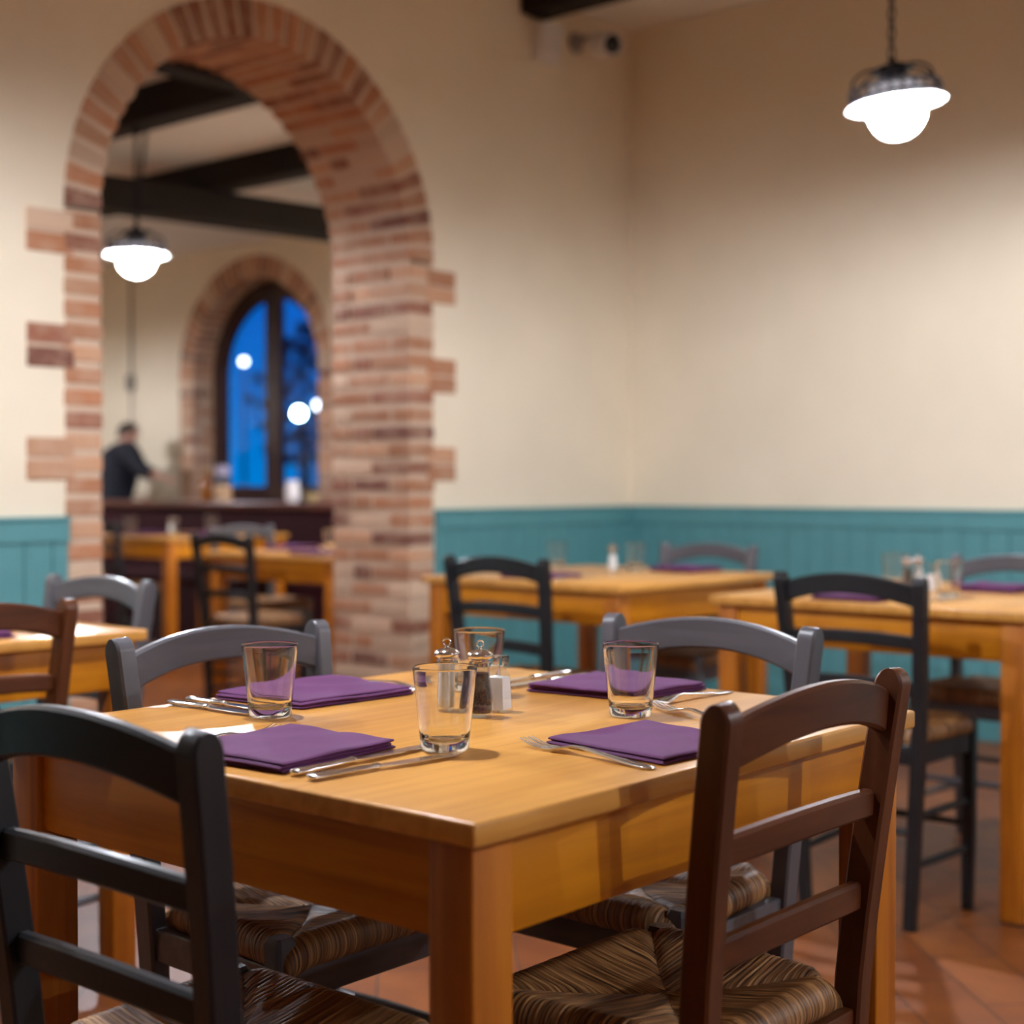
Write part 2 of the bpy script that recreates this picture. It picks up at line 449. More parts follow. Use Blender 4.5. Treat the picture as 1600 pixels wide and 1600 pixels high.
# terracotta floor: rectangular cotto tiles laid in staggered rows on the diagonal
def floor_mat():
    m, nt, b = new_mat('terracotta_tiles')
    L = nt.links
    tc = N(nt, 'ShaderNodeTexCoord'); mp = N(nt, 'ShaderNodeMapping')
    mp.inputs['Rotation'].default_value = (0, 0, -PI / 4); mp.inputs['Location'].default_value = (0.08, 0.015, 0)
    L.new(tc.outputs['Object'], mp.inputs['Vector'])
    br = N(nt, 'ShaderNodeTexBrick'); br.inputs['Scale'].default_value = 1.0
    br.inputs['Brick Width'].default_value = 0.31; br.inputs['Row Height'].default_value = 0.155
    br.inputs['Mortar Size'].default_value = 0.0028; br.inputs['Mortar Smooth'].default_value = 0.3
    br.inputs['Color1'].default_value = (0.200, 0.054, 0.010, 1); br.inputs['Color2'].default_value = (0.27, 0.082, 0.016, 1)
    br.inputs['Mortar'].default_value = (0.07, 0.028, 0.014, 1)
    L.new(mp.outputs[0], br.inputs['Vector'])
    n1 = N(nt, 'ShaderNodeTexNoise'); n1.inputs['Scale'].default_value = 7; n1.inputs['Detail'].default_value = 5
    L.new(tc.outputs['Object'], n1.inputs['Vector'])
    rp = N(nt, 'ShaderNodeValToRGB'); rp.color_ramp.elements[0].position = .3; rp.color_ramp.elements[1].position = .72
    rp.color_ramp.elements[0].color = (0.7, 0.62, 0.6, 1); rp.color_ramp.elements[1].color = (1.12, 1.12, 1.1, 1)
    L.new(n1.outputs['Fac'], rp.inputs[0])
    mx = N(nt, 'ShaderNodeMix', data_type='RGBA', blend_type='MULTIPLY'); mx.inputs[0].default_value = 1.0
    L.new(br.outputs['Color'], mx.inputs[6]); L.new(rp.outputs[0], mx.inputs[7])
    L.new(mx.outputs[2], b.inputs['Base Color'])
    b.inputs['Roughness'].default_value = 0.42
    bp = N(nt, 'ShaderNodeBump'); bp.inputs['Strength'].default_value = 0.5; bp.inputs['Distance'].default_value = 0.003
    bp.invert = True
    L.new(br.outputs['Fac'], bp.inputs['Height']); L.new(bp.outputs[0], b.inputs['Normal'])
    return m
M['floor'] = floor_mat()

# ================================================================ structure
YW = 3.0505; YB = 3.51          # wall with the brick arch: front and back face
XW = 4.534                      # right wall of the front room
XB = 5.80                       # window wall of the back room
HC = 3.28; HB = 2.86            # ceilings

def wall_arch(name, a0, a1, z1, b0, b1, ac, hw, zs, mat, axis='X', za=None, z0=0.0):
    """wall slab in the plane axis-z with an arched hole (centre ac, half width hw, spring zs), thickness b0..b1; za = sill height"""
    n = 28
    arc = [(ac + hw * math.cos(PI - PI * i / n), zs + hw * math.sin(PI - PI * i / n)) for i in range(n + 1)]
    za_ = z0 if za is None else za
    mb = MB()
    def quad(p):   # 2d polygon list -> front and back face
        k = len(p)
        f = [(x, b0, z) if axis == 'X' else (b0, x, z) for x, z in p]
        g = [(x, b1, z) if axis == 'X' else (b1, x, z) for x, z in p]
        mb.add(f, [tuple(range(k))]); mb.add(g, [tuple(range(k - 1, -1, -1))])
    quad([(a0, z0), (ac - hw, z0), (ac - hw, zs), (ac - hw, z1), (a0, z1)])
    quad([(ac + hw, z0), (a1, z0), (a1, z1), (ac + hw, z1), (ac + hw, zs)])
    for i in range(n):
        quad([arc[i], arc[i + 1], (arc[i + 1][0], z1), (arc[i][0], z1)])
    if za is not None: quad([(ac - hw, z0), (ac + hw, z0), (ac + hw, za), (ac - hw, za)])
    loop = [(ac - hw, za_)] + arc + [(ac + hw, za_)]
    for i in range(len(loop) - 1 + (1 if za is not None else 0)):
        p, q = loop[i], loop[(i + 1) % len(loop)]
        vs = [(p[0], b0, p[1]), (q[0], b0, q[1]), (q[0], b1, q[1]), (p[0], b1, p[1])]
        if axis != 'X': vs = [(v[1], v[0], v[2]) for v in vs]
        mb.add(vs, [(0, 1, 2, 3)])
    o = mb.build(name, mat, smooth=False, recalc=False)
    return tag(o, kind='structure')

def slab(name, box, mat, kind='structure'):
    mb = MB(); mb.box(*box)
    return tag(mb.build(name, mat, smooth=False), kind=kind)

slab('floor', (-8.2, 6.2, -8.7, 10.3, -0.1, 0.0), M['floor'])
wall_arch('wall_left', -8.2, 6.0, HC + 0.1, YW, YB, 2.24, 0.80, 1.985, M['wall'])
slab('wall_right', (XW, XW + 0.2, -8.7, YW, 0.0, HC + 0.1), M['wall'])
slab('wall_front', (-8.2, XW, -8.7, -8.5, 0.0, HC + 0.1), M['wall'])
slab('wall_side', (-8.2, -8.0, -8.5, YW, 0.0, HC + 0.1), M['wall'])
slab('ceiling', (-8.0, XW, -8.5, YW, HC, HC + 0.1), M['ceil'])
# back room
WIN_C, WIN_R, WIN_S, WIN_SILL = 7.465, 0.725, 1.885, 0.92
wall_arch('wall_back', YB, 10.3, HC, XB, XB + 0.42, WIN_C, WIN_R + 0.07, WIN_S, M['wall'], axis='Y', za=WIN_SILL - 0.03)
slab('wall_end', (-1.2, XB, 10.1, 10.3, 0.0, HC), M['wall'])
slab('wall_far', (-1.4, -1.2, YB, 10.3, 0.0, HC), M['wall'])
slab('ceiling', (-1.2, XB, YB, 10.1, HB, HB + 0.1), M['ceil'])

# ---- brick arch of the passage: jambs, toothing and ring with soffit bricks
def brick_arch(name, ac, r0, r1, zs, d0, d1, axis, teeth=None, pitch=0.074, z_base=0.0, soffit=True, protrude=0.006, nvous=34):
    mb = MB()
    def P(a, b, z):
        return (a, b, z) if axis == 'X' else (b, a, z)
    def bbox(a0, a1, b0, b1, z0, z1, col, jit=0.003):
        j = lambda: (rnd.random() - .5) * 2 * jit
        # chamfered brick: an inner box grown with cut edges
        x0, x1, y0, y1 = a0 + j(), a1 + j(), b0 + j(), b1 + j()
        tmp = MB(); tmp.box(x0, x1, y0, y1, z0 + j() * .6, z1 + j() * .6, bev=0.0055)
        mb.add([P(*v) for v in tmp.v], tmp.f, col)
    depth = d1 - d0
    def splits(k):
        lay = [[0, .5, 1], [0, .24, .76, 1], [0, .48, .74, 1], [0, .27, .77, 1]][k % 4]
        return [d0 + depth * t for t in lay]
    # mortar core
    core = MB()
    e = 0.005
    for s in (-1, 1):
        a0, a1 = sorted((ac + s * (r0 + e), ac + s * (r1 - 0.002)))
        core.box(a0, a1, d0 + e - protrude, d1 - e + protrude, z_base, zs + 0.01)
    n = 40
    for i in range(n):
        t0 = PI * i / n; t1 = PI * (i + 1) / n
        ri, ro = r0 + e, r1 - 0.002
        pts = []
        for b in (d0 + e - protrude, d1 - e + protrude):
            pts += [(ac + ri * math.cos(t0), b, zs + ri * math.sin(t0)), (ac + ro * math.cos(t0), b, zs + ro * math.sin(t0)),
                    (ac + ro * math.cos(t1), b, zs + ro * math.sin(t1)), (ac + ri * math.cos(t1), b, zs + ri * math.sin(t1))]
        core.hexa(pts)
    mb.add([P(*v) for v in core.v], core.f, MORTAR)
    # jambs
    k = 0
    z = zs - pitch
    while z > z_base - pitch + 0.01:
        for s in (-1, 1):
            ys = splits(k + (1 if s > 0 else 0))
            for i in range(len(ys) - 1):
                a0, a1 = sorted((ac + s * r0, ac + s * r1))
                bbox(a0, a1, ys[i] - (protrude if i == 0 else -0.007), ys[i + 1] - (0.007 if i < len(ys) - 2 else -protrude), max(z + 0.0105, z_base), z + pitch - 0.0105, brick_col())
        k += 1; z -= pitch
    # toothing
    for (zt, zb, a_l, a_r) in (teeth or []):
        mid = (zt + zb) / 2
        for s, aa in ((-1, a_l), (1, a_r)):
            a0, a1 = sorted((ac + s * (r1 - 0.004), aa))
            tm = MB(); tm.box(a0, a1, d0 - 0.001, d0 + 0.05, zb, zt); mb.add([P(*v) for v in tm.v], tm.f, MORTAR)
            for (p, q) in ((zb + 0.002, mid - 0.006), (mid + 0.006, zt - 0.002)):
                bbox(a0 - (0.03 if s > 0 else 0), a1 + (0.03 if s < 0 else 0), d0 - protrude - 0.001, d0 + 0.06, p, q, brick_col(), 0.0015)
    # ring
    da = PI / nvous
    for i in range(nvous):
        t0 = da * i; t1 = da * (i + 1)
        ys = splits(i)
        for j in range(len(ys) - 1):
            y0 = ys[j] - (protrude if j == 0 else -0.007); y1 = ys[j + 1] - (0.007 if j < len(ys) - 2 else -protrude)
            g = 0.0105
            jr = (rnd.random() - .5) * 0.006; jy = (rnd.random() - .5) * 0.004
            ri, ro = r0 + jr, r1
            def pt(r_, t, b): return P(ac + r_ * math.cos(t), b + jy, zs + r_ * math.sin(t))
            c = 0.004
            ti0, ti1 = t0 + g / ri, t1 - g / ri; to0, to1 = t0 + g * .9 / ro, t1 - g * .9 / ro
            # small chamfer on front and inner edges
            A = [pt(ri + c, ti0 + c / ri, y0), pt(ro, to0, y0), pt(ro, to1, y0), pt(ri + c, ti1 - c / ri, y0)]
            B = [pt(ri + c, ti0, y0 + c), pt(ro, to0, y0 + c), pt(ro, to1, y0 + c), pt(ri + c, ti1, y0 + c)]
            Ci = [pt(ri, ti0 + c / ri, y0 + c), pt(ri, ti1 - c / ri, y0 + c), pt(ri, ti1 - c / ri, y1), pt(ri, ti0 + c / ri, y1)]
            D = [pt(ri + c, ti0, y1), pt(ro, to0, y1), pt(ro, to1, y1), pt(ri + c, ti1, y1)]
            vs = A + B + Ci + D
            fs = [(0, 1, 2, 3), (0, 4, 5, 1), (3, 2, 6, 7), (8, 9, 10, 11), (0, 3, 9, 8), (4, 12, 13, 5), (7, 6, 14, 15),
                  (8, 11, 12, 4), (9, 7, 15, 10), (0, 8, 4), (3, 7, 9), (12, 15, 14, 13), (11, 10, 15, 12), (1, 5, 6, 2), (5, 13, 14, 6)]
            mb.add(vs, fs, brick_col())
    o = mb.build(name, M['brick'], smooth=False)
    return tag(o, kind='structure')

TEETH = [(1.97, 1.828, 1.215, 3.262), (1.597, 1.45, 1.215, 3.262), (1.222, 1.078, 1.213, 3.262), (0.850, 0.706, 1.37, 3.14)]
brick_arch('trim_1', 2.24, 0.740, 0.885, 1.985, YW, YB, 'X', teeth=TEETH[:3])
brick_arch('trim_2', WIN_C, WIN_R, WIN_R + 0.165, WIN_S, XB, XB + 0.24, 'Y', z_base=WIN_SILL, nvous=36)

# ---- teal wainscot: grooved boards under a plain top rail
def wainscot(name, a0, a1, wall, axis, sgn, phase=0.0, z1=0.96):
    """boards along axis from a0 to a1 standing off the wall face by sgn"""
    mb = MB()
    def bx(p0, p1, t0, t1, z0, z1_, bev):
        lo, hi = sorted((wall + sgn * t0, wall + sgn * t1))
        if axis == 'X': mb.box(p0, p1, lo, hi, z0, z1_, bev)
        else: mb.box(lo, hi, p0, p1, z0, z1_, bev)
    bx(a0, a1, 0.0, 0.006, 0.0, z1 - 0.01, 0)
    p = a0 - phase
    while p < a1:
        q0, q1 = max(p, a0), min(p + 0.104, a1)
        if q1 - q0 > 0.02: bx(q0 + 0.0015, q1 - 0.0015, 0.004, 0.016, 0.06, z1 - 0.07, 0.004)
        p += 0.104
    bx(a0, a1, 0.0, 0.026, z1 - 0.085, z1 - 0.012, 0.003)
    bx(a0, a1, 0.0, 0.034, z1 - 0.014, z1, 0.004)
    bx(a0, a1, 0.0, 0.022, 0.0, 0.09, 0.003)
    return tag(mb.build(name, M['teal'], smooth=False), kind='structure')
wainscot('trim_3', 3.130, XW - 0.002, YW, 'X', -1, 0.03)
wainscot('trim_4', -8.5, YW - 0.003, XW, 'Y', -1, 0.05)
wainscot('trim_5', -8.0, 1.358, YW, 'X', -1, 0.062)

# ---- timber beams
def beam(name, box, rz=0.0, loc=(0, 0, 0)):
    mb = MB(); mb.box(*box, bev=0.012)
    o = mb.build(name, M['beam'], smooth=False)
    o.location = loc; o.rotation_euler = (0, 0, rz)
    return tag(o, kind='structure')
bl = YW + 8.5
beam('ceiling_beam', (-bl / 2, bl / 2, -0.085, 0.085, 3.175, HC + 0.02), PI / 2, (3.775, (YW - 8.5) / 2, 0))
for jx in (0.30, 1.49, 2.68, 3.87):
    jy = 5.47 - (jx - 3.82) * math.tan(R(8.0))
    jl = jy + (1.15 if jx > 3.5 else 0.08) - YB
    beam('ceiling_joist', (-jl / 2, jl / 2, -0.08, 0.08, 2.705, HB + 0.02), PI / 2, (jx, YB + jl / 2, 0))
beam('ceiling_beam', (-1.19, XB - 0.002, YB + 0.006, YB + 0.15, 2.70, HB))
beam('girder_beam', (-3.9, 2.02, -0.09, 0.09, 2.525, 2.703), R(-8.0), (3.82, 5.47, 0))

# ---- arched window in the far wall
wn = thing('window_1', (XB + 0.2, WIN_C, 0), 0, kind='structure')
def win_arc(r_, n=24): return [(-r_ * math.cos(PI * i / n), WIN_S + r_ * math.sin(PI * i / n)) for i in range(n + 1)]
mb = MB()
fo, fi = WIN_R + 0.012, WIN_R - 0.055
A = [(-fo, WIN_SILL)] + win_arc(fo) + [(fo, WIN_SILL)]
Bq = [(-fi, WIN_SILL + 0.04)] + win_arc(fi) + [(fi, WIN_SILL + 0.04)]
for i in range(len(A) - 1):
    p, q, r_, s = A[i], A[i + 1], Bq[i + 1], Bq[i]
    mb.hexa([(0, p[0], p[1]), (0, q[0], q[1]), (0, r_[0], r_[1]), (0, s[0], s[1]), (0.07, p[0], p[1]), (0.07, q[0], q[1]), (0.07, r_[0], r_[1]), (0.07, s[0], s[1])])
mb.box(0, 0.07, -fo, fo, WIN_SILL - 0.02, WIN_SILL + 0.05)
mb.build('window_frame', M['frame'], wn, smooth=False)
for s in (-1, 1):
    mb = MB()
    ho, hi = fi, fi - 0.085
    # half-moon casement: outer run and inner run
    n = 14
    xo = 0.004; xi = 0.082
    zo = WIN_SILL + 0.05; zi = zo + 0.075
    def half(rad, xin, zb):
        t_end = math.acos(min(1, xin / rad))
        pts = [(rad, zb)]
        for i in range(n + 1):
            t = t_end * i / n
            pts.append((rad * math.cos(t), WIN_S + rad * math.sin(t)))
        pts.append((xin, zb))
        return pts
    O = half(ho, xo, zo); I = half(hi, xi, zi)
    for i in range(len(O)):
        p, q = O[i], O[(i + 1) % len(O)]; u, v = I[i], I[(i + 1) % len(O)]
        mb.hexa([(-0.012, s * p[0], p[1]), (-0.012, s * q[0], q[1]), (-0.012, s * v[0], v[1]), (-0.012, s * u[0], u[1]),
                 (0.045, s * p[0], p[1]), (0.045, s * q[0], q[1]), (0.045, s * v[0], v[1]), (0.045, s * u[0], u[1])])
    ca = mb.build('casement', M['frame'], wn, smooth=False)
    mb = MB()
    k = len(I)
    grow = [(x + (0.006 if x > 0.3 else -0.006) , z) for x, z in I]
    mb.add([(0.012, s * x, z) for x, z in grow] + [(0.017, s * x, z) for x, z in grow],
           [tuple(range(k)), tuple(range(2 * k - 1, k - 1, -1))] + [(i, (i + 1) % k, (i + 1) % k + k, i + k) for i in range(k)])
    mb.build('pane', M['pane'], ca, smooth=False)

# ---------------------------------------------------------------- outside the window
slab('ground', (6.3, 60, -30, 60, -0.3, -0.12), plain('night_asphalt', (0.02, 0.022, 0.03), 0.8))
M['streetlight'] = emit('street_light', (0.62, 0.93, 1.0), 30.0)
M['streetlight_soft'] = emit('street_light_soft', (0.75, 0.85, 1.0), 9.0)
M['pole'] = plain('street_pole', (0.02, 0.02, 0.025), 0.5)
def street_lamp(x, y, z, r_, mat, label):
    t = thing('street_lamp', (x, y, -0.12), 0, label, 'street lamp', 'street lamps outside the window')
    mb = MB(); mb.lathe([(0.0, 0), (0.09, 0), (0.09, 0.25), (0.045, 0.3), (0.03, z + 0.12 - r_ - 0.01), (0.0, z + 0.12 - r_ - 0.01)], 12)
    mb.build('pole', M['pole'], t)
    mb = MB(); mb.ball((0, 0, z + 0.12), r_, 16, 10); mb.build('lamp_globe', mat, t)
STREET = [(22.0, 27.42, 4.03, 0.085, 'streetlight_soft', 'small pale street lamp glowing in the left window pane'),
          (22.0, 25.41, 2.71, 0.14, 'streetlight', 'largest bright street lamp glowing in the right window pane'),
          (22.0, 24.74, 2.88, 0.095, 'streetlight_soft', 'pale street lamp close to the right window edge beside the big one')]
for x, y, z, r_, mt, lb in STREET: street_lamp(x, y, z, r_, M[mt], lb)
# tree seen as a dark mass low in the right pane
tr = thing('street_tree', (29.9, 34.1, -0.12), 0, 'dark leafy tree outside in the right window pane', 'tree')
mb = MB(); mb.tube([(0, 0, 0), (0.05, 0.02, 0.9), (0, 0.05, 1.8)], [0.12, 0.09, 0.05], 10); mb.build('trunk', M['pole'], tr)
mb = MB(); rt = random.Random(3)
for i in range(330):
    a = rt.random() * 2 * PI; u = rt.random() ** .5; h = 1.0 + rt.random() * 2.6
    w = 0.95 * math.sin(min(1, (h - 0.6) / 3.1) * PI) + 0.1
    c = Vector((w * u * math.cos(a), w * u * math.sin(a), h)); d = Vector((rt.random() - .5, rt.random() - .5, rt.random() - .5)).normalized() * 0.14
    e = d.cross(Vector((rt.random(), rt.random(), 1))).normalized() * 0.08
    mb.add([c - d, c + e, c + d, c - e], [(0, 1, 2, 3)])
tr.scale = (1.7, 1.7, 1.7)
mb.build('crown', plain('night_leaves', (0.03, 0.10, 0.16), 0.7), tr, smooth=False)

# ================================================================ chairs
def seat_mesh():
    """woven rush seat: four triangles of strands running over the rails, meeting on the diagonals"""
    n = 150
    hwF, hwR, y0, y1, top = 0.186, 0.160, -0.184, 0.136, 0.488
    r_ = 0.024
    def prof(u):
        a = abs(u); s = 1 if u >= 0 else -1
        if a < 0.86: return s * a / 0.86, 0.0
        t = (a - 0.86) / 0.14 * R(165)
        return s * 1.0, t
    vs = []; fs = []
    hd = (y1 - y0) / 2; yc = (y0 + y1) / 2
    strand = []
    for j in range(n + 1):
        v = -1 + 2 * j / n
        for i in range(n + 1):
            u = -1 + 2 * i / n
            pu, tu = prof(u); pv, tv = prof(v)
            hw = hwR + (hwF - hwR) * (pv + 1) / 2
            x = pu * (hw - r_) + (math.copysign(1, u) * r_ * math.sin(tu) if tu else 0)
            y = yc + pv * (hd - r_) + (math.copysign(1, v) * r_ * math.sin(tv) if tv else 0)
            z = top - r_ * (1 - math.cos(tu)) - r_ * (1 - math.cos(tv)) 
            z = max(z, top - 2 * r_)
            m_ = max(abs(pu), abs(pv))
            z -= 0.020 * (1 - m_ ** 1.6)
            z -= 0.007 * math.exp(-((abs(pu) - abs(pv)) / 0.075) ** 2) * min(1, m_ * 1.6) * (1 - 0.5 * m_)
            # round the corners a little
            if abs(pu) > 0.8 and abs(pv) > 0.8:
                k = (abs(pu) - 0.8) * (abs(pv) - 0.8) / 0.04
                x *= 1 - 0.05 * k; y = yc + (y - yc) * (1 - 0.05 * k); z -= 0.006 * k
            side = abs(pu) > abs(pv)
            c = y if side else x
            z += 0.0011 * math.sin(2 * PI * c / 0.0075 + 1.7 * math.sin(9 * (x if side else y) + 40 * c)) 
            vs.append((x, y, z)); strand.append((c + (3.1 if side else 0) + (1.3 if (u if side else v) > 0 else 0), (x if side else y), 0))
    for j in range(n):
        for i in range(n):
            a = j * (n + 1) + i
            fs.append((a, a + 1, a + n + 2, a + n + 1))
    me = bpy.data.meshes.new('seat')
    me.from_pydata(vs, [], fs); me.update()
    at = me.attributes.new('strand', 'FLOAT_VECTOR', 'POINT')
    at.data.foreach_set('vector', [q for s in strand for q in s])
    me.polygons.foreach_set('use_smooth', [True] * len(me.polygons))
    me.materials.append(M['rush'])
    return me
SEAT = seat_mesh()

def make_chair(name, mz, mx, label, group, loc, rz):
    t = thing(name, loc, rz, label, 'chair', group)
    so = bpy.data.objects.new('seat', SEAT); C.objects.link(so); so.parent = t
    # back posts: rear leg and back upright in one leaning piece with a rounded head
    def post_y(z): return -0.170 - 0.008 * min(z, .45) / .45 - (0.044 * ((z - 0.45) / 0.40) ** 1.3 if z > 0.45 else 0)
    def post_x(z): return 0.140 + 0.047 * z / 0.85     # the uprights spread towards the top
    for s in (-1, 1):
        mb = MB()
        zs_ = [0.0, 0.15, 0.30, 0.42, 0.48, 0.56, 0.66, 0.76, 0.83]
        pts = []; sz = []
        for z in zs_:
            pts.append((s * post_x(z), post_y(z), z)); sz.append((0.030, 0.028 + 0.008 * min(1, z / 0.4)))
        d = Vector(pts[-1]) - Vector(pts[-2]); d.normalize()
        for k in range(1, 8):
            a = PI / 2 * k / 7.0
            pts.append(tuple(Vector(pts[len(zs_) - 1]) + d * (0.021 * math.sin(a)))); sz.append((0.030 - 0.003 * (k / 7.0), max(0.003, 0.036 * math.cos(a))))
        mb.loft(pts, sz, (1, 0, 0), cham=0.22)
        mb.build('back_post', mz, t, angle=30)
        mb = MB()
        mb.loft([(s * 0.166, 0.098, 0.0), (s * 0.168, 0.100, 0.2), (s * 0.168, 0.102, 0.478), (s * 0.168, 0.102, 0.486)],
                [(0.026, 0.026), (0.031, 0.031), (0.033, 0.033), (0.024, 0.024)], (1, 0, 0), cham=0.3)
        mb.build('front_leg', mz, t, angle=30)
    def rail(pname, zc, h, rise, bow, th=0.017):
        mb = MB(); pts = []; half = post_x(zc) - 0.006
        n = 14
        for i in range(n + 1):
            u = -1 + 2 * i / n
            pts.append((u * half, post_y(zc) + 0.004 - bow * (1 - u * u), zc + rise * (1 - u * u)))
        mb.loft(pts, (th, h), (0, 1, 0), cham=0.45)
        mb.build(pname, mx, t, angle=40)
    rail('top_rail', 0.799, 0.050, 0.030, 0.022)
    rail('back_slat', 0.690, 0.033, 0.010, 0.018)
    rail('back_slat', 0.578, 0.034, 0.010, 0.016)
    mb = MB()
    mb.box(-0.155, 0.155, 0.090, 0.114, 0.398, 0.446, 0.003)
    mb.box(-0.155, 0.155, -0.189, -0.167, 0.398, 0.446, 0.003)
    for s in (-1, 1):
        mb.loft([(s * 0.160, -0.178, 0.422), (s * 0.167, 0.10, 0.422)], (0.020, 0.046), (1, 0, 0), cham=0.2)
    mb.build('seat_frame', mx, t, angle=30)
    for s in (-1, 1):
        for z in (0.155, 0.275):
            mb = MB(); mb.tube([(s * post_x(z), -0.172, z), (s * (post_x(z) + 0.167) / 2, -0.04, z), (s * 0.167, 0.099, z)], [0.008, 0.0105, 0.008], 10)
            mb.build('stretcher', mx, t)
    mb = MB(); mb.tube([(-0.167, 0.099, 0.215), (0, 0.099, 0.215), (0.167, 0.099, 0.215)], [0.008, 0.0105, 0.008], 10); mb.build('stretcher', mx, t)
    mb = MB(); mb.tube([(-0.152, -0.174, 0.235), (0, -0.174, 0.235), (0.152, -0.174, 0.235)], [0.008, 0.0105, 0.008], 10); mb.build('stretcher', mx, t)
    return t

G1 = 'chairs around the nearest table'
FX, FY, BX, BY = -PI / 2, 0.0, PI / 2, PI        # facing +X, +Y, -X, -Y
black = make_chair('ladder_back_chair', M['black'], M['blackx'], 'black ladder-back chair seen from behind, at the lower left of the nearest table', G1, (-0.410, -0.060, 0), FX)
brown = make_chair('ladder_back_chair', M['brown'], M['brownx'], 'dark brown ladder-back chair with rush seat, right front of the nearest table', G1, (-0.002, -0.290, 0), FY)
grey = make_chair('ladder_back_chair', M['grey'], M['greyx'], 'grey ladder-back chair facing us across the nearest table, behind the left glass', G1, (-0.027, 0.256, 0), BY)
dup(grey, (0.348, 0.002, 0), BX, 'grey ladder-back chair facing us on the right far side of the nearest table', G1)
G2 = 'chairs around the table in the room corner'
dup(black, (1.887 + 0.222, 1.615, 0), FX, 'black ladder-back chair with its back to us at the corner table beside the brick pillar', G2)
dup(grey, (3.095 - 0.222, 1.65, 0), BX, 'grey chair facing us on the far side of the corner table, by the teal panelling', G2)
G3 = 'chairs around the right-hand table'
dup(black, (1.812 + 0.222, 0.415, 0), FX, 'black ladder-back chair with its back to us at the right-hand table under the lamp', G3)
dup(grey, (2.95 - 0.222, 0.46, 0), BX, 'grey chair facing us beyond the right-hand table, its top rail cut by the picture edge', G3)
G4 = 'chairs around the left-hand table'
dup(brown, (-0.038, 1.165 + 0.222, 0), FY, 'brown ladder-back chair with its back to us at the left-hand table', G4)
dup(grey, (0.560 - 0.222, 1.672, 0), BX, 'grey chair with curved top rail facing us at the end of the left-hand table', G4)
G6 = 'chairs in the back room'
dup(black, (2.655 + 0.222, 3.875, 0), FX, 'dark chair with its back to us beyond the arch, at the nearer back-room table', G6)
dup(grey, (3.47, 4.74 - 0.222, 0), BY, 'grey chair on the far side of the nearer back-room table beyond the arch', G6)
dup(black, (3.50 + 0.222, 6.07, 0), FX, 'dark chair half hidden by the left brick jamb, at the farther back-room table', G6)

# ================================================================ tables
def make_table(label, loc, rz, lx, ly, h):
    t = thing('dining_table', loc, rz, label, 'table', 'square wooden dining tables')
    hx, hy = lx / 2, ly / 2
    mb = MB(); mb.box(-hx, hx, -hy, hy, h - 0.024, h, 0.0035); mb.build('tabletop', M['top'], t, angle=50)
    e = 0.018; lw = 0.058
    for sx in (-1, 1):
        for sy in (-1, 1):
            mb = MB()
            x0, x1 = sorted((sx * (hx - e), sx * (hx - e - lw))); y0, y1 = sorted((sy * (hy - e), sy * (hy - e - lw)))
            mb.box(x0, x1, y0, y1, 0.006, h - 0.0235, 0.003)
            lg = mb.build('leg', M['tleg'], t, angle=50)
            mb = MB(); mb.box(x0 + 0.004, x1 - 0.004, y0 + 0.004, y1 - 0.004, 0.0, 0.0065, 0.0)
            mb.build('foot_pad', M['rubber'], lg, smooth=False)
    for s in (-1, 1):
        y0, y1 = sorted((s * (hy - e - 0.008), s * (hy - e - 0.028)))
        mb = MB(); mb.box(-hx + e + lw - 0.001, hx - e - lw + 0.001, y0, y1, h - 0.124, h - 0.0235, 0.002); mb.build('apron', M['apron_x'], t, angle=50)
        x0, x1 = sorted((s * (hx - e - 0.008), s * (hx - e - 0.028)))
        mb = MB(); mb.box(x0, x1, -hy + e + lw - 0.001, hy - e - lw + 0.001, h - 0.124, h - 0.0235, 0.002); mb.build('apron', M['apron_y'], t, angle=50)
    return t
T1 = make_table('honey wood table in the foreground set with four purple napkins', (0, 0, 0), 0, 0.8985, 0.8247, 0.76)
dup(T1, (2.600, 1.762, 0), 0, 'honey wood table in the room corner beside the brick pillar')
make_table('honey wood table on the right beneath the hanging lamp', (2.455, 0.510, 0), 0, 0.83, 0.8985, 0.76)
dup(T1, (0.0, 1.745, 0), 0, 'honey wood table end at the left edge, below the teal panelling')
make_table('nearer wooden table in the back room, against the right brick jamb', (3.49, 4.03, 0), 0, 0.90, 0.90, 0.742)
dup(T1, (4.17, 6.11, 0), 0, 'farther wooden table in the back room in front of the burgundy banquette')

# ================================================================ table setting
def tumbler_profile(rt=0.0375, rb=0.0280, h=0.097, wall=0.0021, base=0.0125):
    """outer profile up, rolled lip, inner profile down, thick base: one closed skin of glass"""
    p = [(0, 0.0014), (rb * 0.6, 0.0012), (rb - 0.0035, 0.0), (rb - 0.0012, 0.0006), (rb, 0.003)]
    for i in range(1, 11):
        t = i / 10; p.append((rb + (rt - rb) * t, 0.003 + (h - 0.0048) * t))
    p += [(rt - 0.0002, h - 0.0008), (rt - 0.0008, h), (rt - wall + 0.0006, h), (rt - wall, h - 0.0010)]
    for i in range(0, 11):
        t = 1 - i / 10; p.append((rb - wall + (rt - rb) * t, base + 0.004 + (h - 0.003 - base - 0.004) * t))
    p += [(rb - wall - 0.003, base + 0.0006), (rb * .5, base - 0.0012), (0, base - 0.0018)]
    return p
mb = MB(); mb.lathe(tumbler_profile(), 56)
TUMBLER = mb.mesh('tumbler', M['glass'], angle=70)
def tumbler(x, y, z, label, group, s=1.0):
    o = bpy.data.objects.new('tumbler', TUMBLER); C.objects.link(o)
    o.location = (x, y, z + 0.0004); o.scale = (s, s, s); o.rotation_euler = (0, 0, rnd.random() * 6)
    return tag(o, label, 'glass', group)
TZ = 0.76
GG = 'tumblers on the nearest table'
tumbler(-0.191, -0.133, TZ, 'empty clear tumbler nearest us, in front of the shakers', GG)
tumbler(-0.161, 0.213, TZ, 'clear tumbler on the left, in front of the far left napkin', GG)
